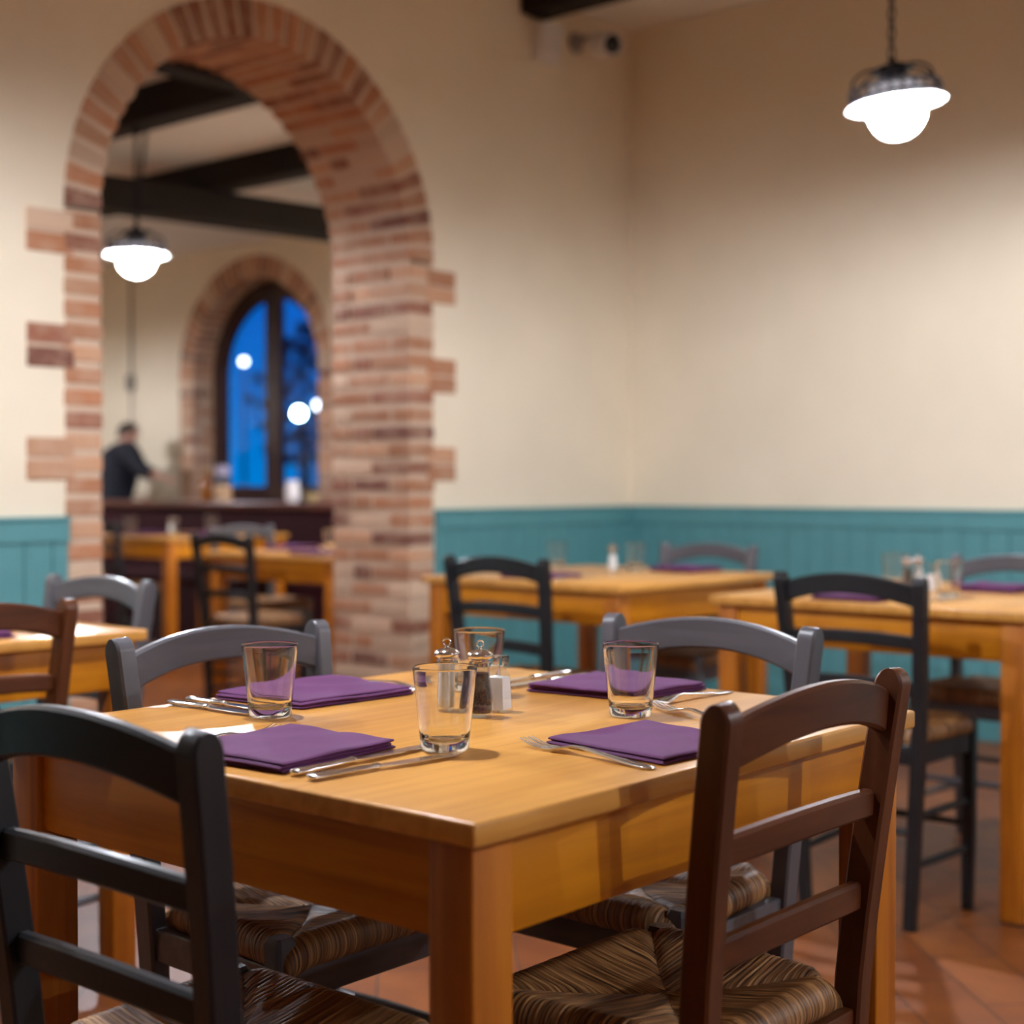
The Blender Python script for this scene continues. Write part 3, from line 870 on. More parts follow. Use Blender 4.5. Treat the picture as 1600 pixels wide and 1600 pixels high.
tumbler(0.156, -0.146, TZ, 'clear tumbler on the right, between the two right-hand napkins', GG)
tumbler(0.162, 0.130, TZ, 'clear tumbler standing behind the salt and pepper shakers', GG)

def napkin_mesh(P4, layers=3, th=0.0042, seed=1, skew=0.006):
    """folded napkin: stacked cloth layers over a quad P4 (counter-clockwise), with soft folded edges"""
    rr = random.Random(seed)
    mb = MB()
    n = 22
    P4 = [Vector((p[0], p[1], 0)) for p in P4]
    cen = sum(P4, Vector()) / 4
    for L in range(layers):
        off = Vector(((rr.random() - .5) * skew, (rr.random() - .5) * skew, 0))
        z0 = L * th * 0.92
        sh = 1.0 - 0.012 * L
        Q = [cen + (p - cen) * sh + off for p in P4]
        ph = rr.random() * 6
        prof = [(0.0, 0.5, -1), (0.0, 0.0, 0)]
        def pt(u, v):
            return Q[0] * (1 - u) * (1 - v) + Q[1] * u * (1 - v) + Q[2] * u * v + Q[3] * (1 - u) * v
        top = []; bot = []
        for j in range(n + 1):
            for i in range(n + 1):
                u, v = i / n, j / n
                # denser near the edges
                u = 0.5 - 0.5 * math.cos(PI * u); v = 0.5 - 0.5 * math.cos(PI * v)
                p = pt(u, v)
                ed = min(u, 1 - u, v, 1 - v) / 0.03
                k = math.sqrt(max(0.0, 1 - (1 - min(1, ed)) ** 2))
                wv = 0.0007 * math.sin(u * 9 + ph) * math.sin(v * 7 + ph * 2) + 0.0005 * math.sin(14 * u * v + ph)
                wv += 0.0016 * max(0, (u * v - 0.6)) * L
                crease = 0.0005 * math.exp(-((v - 0.5) / 0.03) ** 2)
                top.append((p.x, p.y, z0 + th * (0.5 + 0.5 * k) + (wv - crease) * (0.4 + 0.6 * L)))
                bot.append((p.x, p.y, z0 + th * (0.5 - 0.5 * k) + (0.0 if L == 0 else wv * 0.4 * L)))
        m = n + 1
        def grid(V, flip):
            fs = []
            for j in range(n):
                for i in range(n):
                    a = j * m + i
                    f = (a, a + 1, a + m + 1, a + m)
                    fs.append(f[::-1] if flip else f)
            mb.add(V, fs)
        grid(top, False); grid(bot, True)
    return mb.mesh('napkin', M['napkin'], angle=80, recalc=False)
def napkin(P4, z, label, group, layers=3, th=0.0042, seed=1):
    o = bpy.data.objects.new('napkin', napkin_mesh(P4, layers, th, seed)); C.objects.link(o)
    o.location = (0, 0, z + 0.0003)
    return tag(o, label, 'napkin', group)
GN = 'purple napkins on the nearest table'
napkin([(-0.414, -0.106), (-0.226, -0.088), (-0.236, 0.088), (-0.424, 0.070)], TZ, 'folded purple napkin at the left front, beside the pair of knives', GN, 3, 0.0048, 2)
napkin([(-0.107, -0.383), (0.077, -0.394), (0.098, -0.212), (-0.084, -0.198)], TZ, 'folded purple napkin at the right front, next to the fork', GN, 2, 0.0045, 3)
napkin([(-0.096, 0.226), (0.112, 0.214), (0.122, 0.402), (-0.110, 0.396)], TZ, 'folded purple napkin at the far left, behind the left tumbler', GN, 3, 0.0046, 4)
napkin([(0.260, -0.078), (0.430, -0.088), (0.418, 0.112), (0.240, 0.106)], TZ, 'folded purple napkin at the far right, behind the right tumbler', GN, 3, 0.0050, 5)

# ---- cutlery
def knife_meshes(L=0.205):
    hb = MB(); hl = L * 0.44
    pts, sz = [], []
    for t, w, h in ((0, .009, .003), (.01, .0135, .0062), (.06, .0155, .0078), (.3, .0150, .0074), (.62, .0125, .0066), (.9, .0100, .0066), (.94, .0125, .0080), (.97, .0125, .0080), (1, .0095, .0056)):
        pts.append((0, -hl + hl * t, 0.0040)); sz.append((w, h))
    hb.loft(pts, sz, (1, 0, 0), n_round=14)
    bb = MB(); bl_ = L - hl; pts = []; sz = []
    for t, w, o_ in ((-.02, .009, 0), (.08, .0115, .001), (.25, .0170, .002), (.6, .0178, .002), (.85, .0155, .0012), (.95, .010, 0), (1.0, .004, -.002)):
        pts.append((o_, bl_ * t, 0.0040 - 0.0012 * t)); sz.append((w, 0.0017 if t > 0.05 else 0.003))
    bb.loft(pts, sz, (1, 0, 0), cham=0.5)
    return hb.mesh('handle', M['steel'], angle=60), bb.mesh('blade', M['steel'], angle=30)
KH, KB = knife_meshes(0.215)
KH2, KB2 = knife_meshes(0.178)
def knife(tip, handle, z, label, group, short=False):
    """knife laid from handle end to tip"""
    a, b = Vector((handle[0], handle[1], 0)), Vector((tip[0], tip[1], 0))
    d = (b - a).normalized()
    L = 0.178 if short else 0.215
    t = thing('knife', (a.x + d.x * L * .44, a.y + d.y * L * .44, z + 0.0006), math.atan2(-d.x, d.y), label, 'knife', group)
    h = bpy.data.objects.new('handle', KH2 if short else KH); C.objects.link(h); h.parent = t
    bl_ = bpy.data.objects.new('blade', KB2 if short else KB); C.objects.link(bl_); bl_.parent = t
    return t
def fork_mesh():
    mb = MB(); pts = []; sz = []
    # handle from y=-0.125 to neck at 0, then the head up to the tines
    for y, w, h, z in ((-.128, .005, .0016, .0030), (-.125, .0130, .0022, .0030), (-.115, .0170, .0024, .0030), (-.09, .0155, .0025, .0042), (-.05, .0095, .0028, .0075), (-.015, .0070, .0030, .0105), (.0, .0085, .0028, .0100), (.012, .0185, .0020, .0078), (.022, .0240, .0018, .0056), (.030, .0250, .0017, .0046)):
        pts.append((0, y, z)); sz.append((w, h))
    mb.loft(pts, sz, (1, 0, 0), cham=0.5)
    for i in range(4):
        x = (-1.5 + i) * 0.0068
        mb.loft([(x, .029, .0046), (x, .045, .0040), (x * .97, .062, .0062), (x * .94, .076, .0100), (x * .93, .079, .0110)],
                [(.0040, .0017), (.0036, .0017), (.0032, .0016), (.0022, .0014), (.0010, .0010)], (1, 0, 0), cham=0.5)
    return mb.mesh('fork', M['steel'], angle=50)
FORK = fork_mesh()
def fork(tip, handle, z, label, group):
    a, b = Vector((handle[0], handle[1], 0)), Vector((tip[0], tip[1], 0))
    d = (b - a).normalized()
    o = bpy.data.objects.new('fork', FORK); C.objects.link(o)
    o.location = (a.x + d.x * .128, a.y + d.y * .128, z - 0.0012); o.rotation_euler = (0, 0, math.atan2(-d.x, d.y))
    return tag(o, label, 'fork', group)
GK = 'cutlery on the nearest table'
knife((-0.205, -0.108), (-0.412, -0.121), TZ, 'steel knife lying along the edge of the left front napkin', GK)
knife((-0.205, -0.172), (-0.418, -0.153), TZ, 'steel knife nearest the table edge, its tip towards the front tumbler', GK)
fork((-0.250, 0.108), (-0.440, 0.100), TZ, 'fork mostly hidden behind the left front napkin', GK)
fork((-0.105, -0.185), (-0.133, -0.388), TZ, 'fork in full view at the left of the right front napkin', GK)
fork((0.238, -0.130), (0.160, -0.318), TZ, 'fork partly behind the brown chair post, right of the right front napkin', GK)
knife((-0.172, 0.228), (-0.182, 0.402), TZ, 'knife left of the far left napkin, the nearer of the two', GK, True)
knife((-0.138, 0.238), (-0.146, 0.408), TZ, 'knife lying against the far left napkin', GK, True)
fork((0.140, 0.205), (0.152, 0.405), TZ, 'fork poking out at the right end of the far left napkin', GK)
knife((0.222, 0.150), (0.432, 0.140), TZ, 'dark looking knife against the far right napkin', GK)
knife((0.232, 0.190), (0.442, 0.186), TZ, 'knife farthest from us behind the far right napkin', GK)
fork((0.232, -0.112), (0.432, -0.128), TZ, 'fork with its handle pointing right in front of the far right napkin', GK)

# ---- shakers
def shaker(kind, loc, label, group, fill, part):
    t = thing(kind, loc, -0.75 if kind == 'salt_shaker' else -0.3, label, 'shaker', group)
    o1 = MB()
    out = [(0, 0), (0.0165, 0), (0.0182, 0.002), (0.0182, 0.008), (0.0172, 0.020), (0.0148, 0.040), (0.0128, 0.056), (0.0126, 0.060), (0.0138, 0.064), (0.0138, 0.068)]
    inn = [(0.0118, 0.068), (0.0112, 0.060), (0.0114, 0.056), (0.0134, 0.040), (0.0157, 0.020), (0.0165, 0.008), (0.0150, 0.005), (0, 0.005)]
    o1.lathe(out + inn, 12); o1.build('glass_body', M['jar'], t, angle=20)
    o2 = MB(); o2.lathe([(0, 0.0055), (0.0146, 0.0055), (0.0161, 0.009), (0.0153, 0.020), (0.0130, 0.040), (0.0111, 0.055), (0.0112, 0.058), (0, 0.058)], 24); o2.build(part, fill, t)
    o3 = MB(); o3.lathe([(0.0120, 0.0665), (0.0147, 0.0668), (0.0147, 0.0720), (0.0118, 0.0735), (0.0120, 0.0755), (0.0160, 0.0778), (0.0178, 0.0808), (0.0168, 0.0838), (0.0125, 0.0866), (0.0065, 0.0886), (0.0028, 0.0896), (0.0024, 0.0920), (0, 0.0922)], 32)
    o3.build('cap', M['chrome'], t, angle=50)
    o4 = MB(); o4.tube([(0.0050 * math.cos(a), 0, 0.0962 + 0.0048 * math.sin(a)) for a in [2 * PI * k / 18 for k in range(18)]], 0.0011, 8, closed=True); o4.build('loop', M['chrome'], t)
    return t
GS = 'salt and pepper in the middle of the nearest table'
salt1 = shaker('salt_shaker', (0.008, 0.050, TZ + 0.0004), 'tall glass salt shaker with chrome dome cap, left of the pepper', GS, M['salt'], 'salt')
pepper1 = shaker('pepper_shaker', (0.021, 0.002, TZ + 0.0004), 'tall glass shaker full of dark pepper with chrome dome cap', GS, M['pepper'], 'pepper')
def square_shaker(loc, label, group):
    t = thing('square_salt_shaker', loc, 0.25, label, 'shaker', group)
    def body(mb, s0, s1, z0, z1, zn, sn, ztop, st):
        mb.lathe([(0, z0), (s0, z0), (s0, z0 + .002), (s1, z1), (sn, zn), (sn, zn + .004), (st, zn + .006), (st, ztop), (0, ztop)], 4, rot=PI / 4)
    mb = MB(); body(mb, 0.0205, 0.0165, 0, 0.050, 0.056, 0.0115, 0.062, 0.0125)
    gb = mb.mesh('glass_body', M['jar'], smooth=False); go = bpy.data.objects.new('glass_body', gb); C.objects.link(go); go.parent = t
    mb = MB(); mb.lathe([(0, .004), (0.0186, .004), (0.0158, .047), (0, .047)], 4, rot=PI / 4); mb.build('salt', M['salt'], t, smooth=False)
    mb = MB(); mb.lathe([(0, .0625), (0.0150, .0625), (0.0150, .0740), (0.0135, .0755), (0, .0755)], 4, rot=PI / 4); mb.build('stopper', M['glass'], t, smooth=False)
    return t
sq1 = square_shaker((0.070, 0.012, TZ + 0.0004), 'square glass salt shaker with clear stopper, right of the pepper', GS)

# ---- settings of the other tables
napkin([(2.235, 1.70), (2.42, 1.70), (2.42, 1.90), (2.235, 1.90)], TZ, 'purple napkin on the corner table behind the black chair back', 'napkins on the corner table', 3, 0.005, 11)
napkin([(2.845, 1.55), (3.03, 1.55), (3.03, 1.735), (2.845, 1.735)], TZ, 'purple napkin on the far side of the corner table', 'napkins on the corner table', 3, 0.006, 12)
knife((2.45, 1.675), (2.24, 1.665), TZ, 'knife beside the purple napkin on the corner table', 'cutlery on the other tables')
tumbler(2.835, 1.785, TZ, 'clear tumbler right of the salt shaker on the corner table', 'tumblers on the corner table')
tumbler(2.80, 2.115, TZ, 'clear tumbler at the back left of the corner table', 'tumblers on the corner table')
dup(salt1, (2.765, 1.835, TZ + 0.0004), 0.4, 'salt shaker in the middle of the corner table', 'shakers on the other tables')
napkin([(2.085, 0.475), (2.27, 0.475), (2.27, 0.67), (2.085, 0.67)], TZ, 'purple napkin behind the black chair back on the right-hand table', 'napkins on the right-hand table', 3, 0.005, 13)
napkin([(2.63, 0.33), (2.82, 0.33), (2.82, 0.52), (2.63, 0.52)], TZ, 'purple napkin at the far side of the right-hand table, by the picture edge', 'napkins on the right-hand table', 3, 0.006, 14)
knife((2.40, 0.400), (2.19, 0.405), TZ, 'knife lying at the foot of the right-hand table tumbler', 'cutlery on the other tables')
knife((2.43, 0.365), (2.22, 0.368), TZ, 'outer knife near the front edge of the right-hand table', 'cutlery on the other tables')
fork((2.62, 0.29), (2.82, 0.285), TZ, 'fork beside the napkin at the right picture edge', 'cutlery on the other tables')
tumbler(2.70, 0.735, TZ, 'clear tumbler at the back of the right-hand table', 'tumblers on the right-hand table')
tumbler(2.40, 0.425, TZ, 'clear tumbler at the front of the right-hand table with purple showing through', 'tumblers on the right-hand table')
dup(pepper1, (2.66, 0.672, TZ + 0.0004), 0.2, 'chrome capped pepper shaker on the right-hand table', 'shakers on the other tables')
dup(salt1, (2.72, 0.665, TZ + 0.0004), 0.9, 'chrome capped salt shaker at the back of the right-hand table', 'shakers on the other tables')
dup(sq1, (2.58, 0.560, TZ + 0.0004), 0.3, 'square white salt shaker on the right-hand table', 'shakers on the other tables')
napkin([(-0.02, 1.395), (0.168, 1.385), (0.175, 1.555), (-0.01, 1.565)], TZ, 'purple napkin on the left-hand table, cut by the picture edge', 'napkins on the other tables', 3, 0.005, 15)
knife((0.215, 1.60), (0.232, 1.405), TZ, 'knife with shiny handle on the left-hand table', 'cutlery on the other tables')

tz6 = 0.742
napkin([(3.06, 3.70), (3.25, 3.70), (3.25, 3.90), (3.06, 3.90)], tz6, 'purple napkin on the nearer back-room table, right of the dark chair', 'napkins in the back room', 3, 0.006, 16)
napkin([(3.36, 4.24), (3.56, 4.24), (3.56, 4.44), (3.36, 4.44)], tz6, 'purple napkin at the far side of the nearer back-room table', 'napkins in the back room', 3, 0.006, 17)
tumbler(3.40, 3.98, tz6, 'tumbler on the nearer back-room table', 'tumblers in the back room', 1.1)
tumbler(3.58, 3.93, tz6, 'tumbler on the nearer back-room table beside the brick jamb', 'tumblers in the back room', 1.1)
dup(salt1, (3.27, 3.80, tz6 + 0.0004), 0.3, 'salt shaker on the nearer back-room table close to the jamb', 'shakers in the back room')
dup(salt1, (4.21, 6.33, TZ + 0.0004), 0.3, 'bright white salt shaker on the farther back-room table', 'shakers in the back room')
dup(pepper1, (4.27, 6.36, TZ + 0.0004), 0.3, 'pepper shaker beside the bright salt shaker on the farther back-room table', 'shakers in the back room')
tumbler(4.22, 5.93, TZ, 'tumbler at the right of the farther back-room table', 'tumblers in the back room', 1.2)
tumbler(3.98, 6.42, TZ, 'tumbler at the left of the farther back-room table, near the brick jamb', 'tumblers in the back room', 1.1)
napkin([(3.80, 6.05), (4.00, 6.05), (4.00, 6.27), (3.80, 6.27)], TZ, 'purple napkin at the left of the farther back-room table', 'napkins in the back room', 3, 0.006, 18)
napkin([(3.95, 5.74), (4.15, 5.74), (4.15, 5.92), (3.95, 5.92)], TZ, 'purple napkin at the front of the farther back-room table', 'napkins in the back room', 3, 0.006, 19)
napkin([(4.35, 6.02), (4.55, 6.02), (4.55, 6.24), (4.35, 6.24)], TZ, 'purple napkin on the banquette side of the farther back-room table', 'napkins in the back room', 3, 0.006, 20)

# ================================================================ back room furniture
bq = thing('banquette', (4.93, 6.6, 0), 0, 'burgundy banquette with a reddish wooden ledge running below the window', 'banquette')
yl, yh = -2.4, 3.4
mb = MB(); mb.box(-0.03, 0.06, yl, yh, 0.0, 0.905, 0.01); mb.build('backrest', M['burgundy'], bq, smooth=False)
mb = MB(); mb.box(-0.075, 0.135, yl, yh, 0.905, 0.945, 0.006); mb.build('ledge', M['ledge'], bq, smooth=False)
mb = MB(); mb.box(-0.24, -0.03, yl, yh, 0.40, 0.47, 0.025); mb.build('seat_cushion', M['burgundy'], bq, angle=50)
mb = MB(); mb.box(-0.22, -0.03, yl, yh, 0.0, 0.40, 0.004); mb.build('plinth', M['burgundy'], bq, smooth=False)
LZ = 0.9454
# bottle, carafe and jug standing on the ledge
bt = thing('amber_bottle', (4.955, 6.93, LZ), 0, 'amber glass bottle standing on the banquette ledge, left of the carafe', 'bottle', 'vessels on the ledge')
mb = MB(); mb.lathe([(0, 0), (0.046, 0), (0.050, 0.006), (0.050, 0.115), (0.040, 0.140), (0.020, 0.158), (0.018, 0.195), (0.021, 0.196), (0.021, 0.205), (0, 0.205)], 24)
mb.build('bottle_body', plain('amber_glass', (0.30, 0.10, 0.012), 0.1, coat=0.5), bt)
mb = MB(); mb.lathe([(0, 0.203), (0.019, 0.203), (0.019, 0.222), (0, 0.224)], 18); mb.build('stopper', plain('ochre_cap', (0.30, 0.17, 0.05), 0.5), bt)
cf = thing('storage_jar', (4.955, 6.76, LZ), 0, 'wood and dark jar with lavender glass top, on the ledge at the window edge', 'jar', 'vessels on the ledge')
mb = MB(); mb.lathe([(0, 0), (0.060, 0), (0.062, 0.01), (0.060, 0.10), (0.056, 0.112), (0, 0.112)], 28); mb.build('wooden_band', plain('pale_wood', (0.48, 0.30, 0.17), 0.5), cf)
mb = MB(); mb.lathe([(0, 0.111), (0.055, 0.111), (0.055, 0.160), (0.048, 0.172), (0, 0.172)], 28); mb.build('dark_body', plain('navy_glaze', (0.012, 0.014, 0.035), 0.3), cf)
mb = MB(); mb.lathe([(0, 0.171), (0.040, 0.171), (0.052, 0.195), (0.050, 0.232), (0.030, 0.245), (0, 0.248)], 28); mb.build('lid', plain('lavender_glass', (0.42, 0.38, 0.52), 0.15), cf)
jg = thing('white_jug', (4.93, 6.02, LZ), 0.6, 'small white jug standing on the ledge before the right window pane', 'jug', 'vessels on the ledge')
mb = MB(); mb.lathe([(0, 0), (0.036, 0), (0.040, 0.006), (0.048, 0.05), (0.044, 0.09), (0.036, 0.115), (0.042, 0.140), (0.039, 0.140), (0.033, 0.115), (0.040, 0.088), (0.043, 0.05), (0.036, 0.012), (0, 0.010)], 28)
mb.build('jug_body', plain('white_glaze', (0.80, 0.76, 0.78), 0.25), jg)
mb = MB(); mb.tube([(-0.040, 0, 0.118), (-0.062, 0, 0.118), (-0.075, 0, 0.095), (-0.070, 0, 0.060), (-0.045, 0, 0.042)], 0.006, 8); mb.build('handle', plain('white_glaze_handle', (0.80, 0.76, 0.78), 0.25), jg)
bw = MB(); bw.lathe([(0, 0), (0.028, 0), (0.032, 0.004), (0.047, 0.030), (0.052, 0.058), (0.049, 0.058), (0.043, 0.032), (0.028, 0.009), (0, 0.008)], 28)
b_ = bw.build('ochre_bowl', plain('ochre_glaze', (0.40, 0.30, 0.15), 0.4)); b_.location = (4.97, 5.88, LZ)
tag(b_, 'small ochre bowl on the ledge just right of the white jug', 'bowl', 'vessels on the ledge')

# cable pipe on the wall with its box
cd = thing('electrical_conduit', (XB, 8.98, 0), 0, 'thin grey cable pipe running down the back-room wall above the person', 'conduit')
mb = MB(); mb.tube([(-0.012, 0, 2.86), (-0.012, 0, 1.95)], 0.010, 8); mb.tube([(-0.012, 0, 1.82), (-0.012, 0, 1.0)], 0.006, 8)
mb.build('pipe', plain('grey_conduit', (0.22, 0.20, 0.17), 0.5), cd)
mb = MB(); mb.box(-0.045, 0.0, -0.035, 0.035, 1.82, 1.95, 0.006); mb.build('junction_box', plain('grey_box', (0.20, 0.18, 0.15), 0.5), cd, smooth=False)

# ================================================================ pendant lamps
def make_lamp(label, loc, top_z, rot):
    t = thing('pendant_lamp', loc, 0, label, 'lamp', 'pendant lamps')
    t.rotation_euler = rot
    # origin: middle of the rim
    mb = MB()
    mb.lathe([(0.147, 0.0), (0.145, 0.004), (0.122, 0.016), (0.100, 0.034), (0.070, 0.055), (0.030, 0.060), (0, 0.060), (0, 0.056), (0.030, 0.056), (0.068, 0.051), (0.097, 0.030), (0.120, 0.011), (0.143, -0.002), (0.1465, -0.002)], 48, closed=False)
    mb.build('shade', M['enamel'], t, angle=50)
    mb = MB()
    mb.lathe([(0.128, 0.012), (0.134, 0.013), (0.134, 0.020), (0.128, 0.020)], 40, closed=True)
    mb.lathe([(0.128, 0.040), (0.137, 0.041), (0.137, 0.049), (0.128, 0.049)], 40, closed=True)
    for k in range(24):
        a = 2 * PI * k / 24
        c, s = math.cos(a), math.sin(a)
        c2, s2 = math.cos(a + PI / 24), math.sin(a + PI / 24)
        mb.tube([(0.131 * c, 0.131 * s, 0.016), (0.134 * c2, 0.134 * s2, 0.030), (0.132 * c, 0.132 * s, 0.045)], 0.0042, 6)
    mb.build('fretwork_band', M['pewter'], t)
    for k in range(6):
        a = 2 * PI * (k + 0.35) / 6
        mb = MB(); pts = []
        for i in range(10):
            q = PI / 2 * i / 9
            rr = 0.048 + 0.087 * math.cos(q) ** 0.9 if i < 9 else 0.048
            pts.append((rr * math.cos(a), rr * math.sin(a), 0.048 + 0.058 * math.sin(q)))
        mb.tube(pts, 0.0042, 7)
        mb.build('rib', M['iron'], t)
    mb = MB()
    mb.lathe([(0.0, 0.142), (0.010, 0.140), (0.012, 0.128), (0.030, 0.115), (0.060, 0.108), (0.063, 0.100), (0.060, 0.097), (0.040, 0.092), (0, 0.092)], 30)
    mb.build('cap', M['iron'], t, angle=50)
    mb = MB(); mb.lathe([(0, 0.093), (0.038, 0.093), (0.046, 0.075), (0.060, 0.058), (0, 0.058)], 28); mb.build('socket_cone', M['pewter'], t, angle=50)
    # globe below the rim and the bulb inside it
    mb = MB()
    prof = [(0.083, 0.012), (0.084, -0.008)] + [(0.084 * math.cos(R(90) * i / 12), -0.020 - 0.084 * math.sin(R(90) * i / 12)) for i in range(13)]
    prof[-1] = (0, prof[-1][1])
    mb.lathe(prof, 36); mb.build('globe', M['globe'], t, recalc=True)
    mb = MB(); mb.ball((0, 0, 0.004), 0.026, 24, 14); mb.build('bulb', M['bulb'], t)
    # chain, built straight up in the world although the shade hangs askew
    return t
def lamp(label, loc, top_z, rot=(0, 0, 0), proto=None):
    t = dup(proto, loc, 0, label, rot=rot) if proto else make_lamp(label, loc, top_z, rot)
    mb = MB()
    Rm = Matrix.Rotation(rot[2], 3, 'Z') @ Matrix.Rotation(rot[1], 3, 'Y') @ Matrix.Rotation(rot[0], 3, 'X')
    inv = Rm.inverted()
    start = Rm @ Vector((0, 0, 0.142))
    z = start.z + 0.010; k = 0
    end = top_z - loc[2]
    while z < end - 0.02:
        pts = []
        for i in range(14):
            a = 2 * PI * i / 14
            u = 0.0095 * math.cos(a); w = 0.0185 * math.sin(a)
            p = Vector((start.x + (u if k % 2 else 0), start.y + (0 if k % 2 else u), z + w))
            pts.append(inv @ p)
        mb.tube(pts, 0.0034, 6, closed=True)
        z += 0.0290; k += 1
    mb.build('chain', M['iron'], t)
    mb = MB()
    prof = [(0, end), (0.045, end), (0.045, end - 0.006), (0.018, end - 0.026), (0.006, end - 0.034), (0, end - 0.034)]
    mb.lathe(prof, 24, c=(start.x, start.y, 0))
    mb.v = [tuple(inv @ Vector(p)) for p in mb.v]
    mb.build('ceiling_rose', M['iron'], t, angle=50)
    return t
# the lamp in view hangs slightly askew, tilted about the line of sight
def tilt(deg):
    ax = Vector((0.759, 0.651, 0))
    return tuple(Matrix.Rotation(R(deg), 3, ax).to_euler('XYZ'))
LA = lamp('pendant lamp with white shade and lit globe, hanging over the right-hand table', (2.664, 0.716, 2.19), HC, tilt(-6))
lamp('pendant lamp seen through the brick arch, hanging from a dark joist', (2.68, 4.516, 2.125), 2.705, (0, 0, 0.3), LA)
lamp('pendant lamp above the nearest table, out of the picture', (-0.10, 0.40, 2.19), HC, (0, 0, 0.5), LA)
lamp('pendant lamp behind the brown chair, out of the picture', (0.40, -3.0, 2.19), HC, (0, 0, 0.9), LA)
lamp('pendant lamp above the left-hand table, out of the picture', (-0.35, 1.80, 2.19), HC, (0, 0, 0.2), LA)
lamp('added pendant lamp behind the right-hand table, unseen, for fill light', (3.0, -2.9, 2.19), HC, (0, 0, 1.2), LA)  # added lamp, unseen: more light on the apron and upper walls
lamp('added pendant lamp far behind the viewer, unseen, raising the room light', (0.4, -6.3, 2.19), HC, (0, 0, 0.4), LA)  # invented lamp behind the camera, lifts the front room's ambient light
lamp('added pendant lamp brightening the back room, hidden by the brick pillar', (4.6, 4.4, 2.125), HB, (0, 0, 0.1), LA)  # extra lamp put out of sight to brighten the back room
lamp('added pendant lamp lighting the back-room wall, hidden by the left brick jamb', (3.6, 8.6, 2.125), HB, (0, 0, 0.7), LA)  # extra unseen lamp to lighten the window wall, person's shadow falls behind them

# ================================================================ on the wall by the ceiling
ms = thing('motion_sensor', (3.845, YW, 2.985), 0, 'pale boxy motion sensor on the cream wall under the beam end', 'sensor')
mb = MB()
mb.hexa([(-0.072, -0.045, 0.0), (0.072, -0.045, 0.0), (0.080, 0.0, 0.0), (-0.080, 0.0, 0.0), (-0.072, -0.075, 0.165), (0.072, -0.075, 0.165), (0.080, 0.0, 0.165), (-0.080, 0.0, 0.165)])
mb.build('housing', M['white'], ms, smooth=False)
mb = MB(); mb.box(-0.050, 0.050, -0.068, -0.050, 0.025, 0.085, 0.006); mb.build('sensor_window', plain('milky_window', (0.74, 0.70, 0.69), 0.6), ms, smooth=False)
sc_ = thing('security_camera', (4.09, YW, 3.130), 0, 'small white security camera with black lens near the ceiling corner', 'camera')
mb = MB(); mb.lathe([(0, 0), (0.040, 0), (0.040, 0.014), (0.020, 0.022), (0, 0.022)], 20)
mb.v = [(x, -z, y) for x, y, z in mb.v]; mb.build('wall_mount', plain('grey_mount', (0.30, 0.26, 0.25), 0.5), sc_)
mb = MB(); mb.tube([(0, -0.02, 0), (0.0, -0.055, 0.012), (0.012, -0.08, 0.0)], 0.011, 10); mb.build('bracket', plain('grey_bracket', (0.30, 0.26, 0.25), 0.5), sc_)
ax = Vector((-0.35, -0.90, -0.25)).normalized()
q = Vector((0, 0, 1)).rotation_difference(ax).to_matrix()
mb = MB(); mb.lathe([(0, -0.045), (0.036, -0.045), (0.047, -0.035), (0.049, 0.075), (0.046, 0.082), (0.037, 0.082), (0.037, 0.072), (0, 0.072)], 28)
ctr = Vector((0.022, -0.115, -0.02))
mb.v = [tuple(ctr + q @ Vector(p)) for p in mb.v]; mb.build('camera_body', M['white'], sc_, angle=40)
mb = MB(); mb.lathe([(0, 0.070), (0.036, 0.070), (0.036, 0.080), (0.022, 0.087), (0, 0.089)], 24)
mb.v = [tuple(ctr + q @ Vector(p)) for p in mb.v]; mb.build('lens', M['lens'], sc_)
sc_.scale = (1.2, 1.2, 1.2)

# ================================================================ person behind the banquette
def skin_mesh(name, verts, edges, radii, root, mat, sub=2, parent=None):
    me = bpy.data.meshes.new(name)
    me.from_pydata(verts, edges, [])
    o = bpy.data.objects.new(name, me); C.objects.link(o)
    sk = o.modifiers.new('skin', 'SKIN'); sk.use_smooth_shade = True
    if not me.skin_vertices: me.skin_vertices.new()
    for i, r_ in enumerate(radii):
        sv = me.skin_vertices[0].data[i]
        sv.radius = (r_, r_) if not isinstance(r_, tuple) else r_
        sv.use_root = (i == root)
    ss = o.modifiers.new('subdivision', 'SUBSURF'); ss.levels = sub; ss.render_levels = sub
    bpy.context.view_layer.update()
    dg = bpy.context.evaluated_depsgraph_get()
    nm = bpy.data.meshes.new_from_object(o.evaluated_get(dg))
    bpy.data.objects.remove(o)
    nm.name = name
    nm.materials.clear(); nm.materials.append(mat)
    nm.polygons.foreach_set('use_smooth', [True] * len(nm.polygons))
    no = bpy.data.objects.new(name, nm); C.objects.link(no)
    if parent: no.parent = parent
    return no
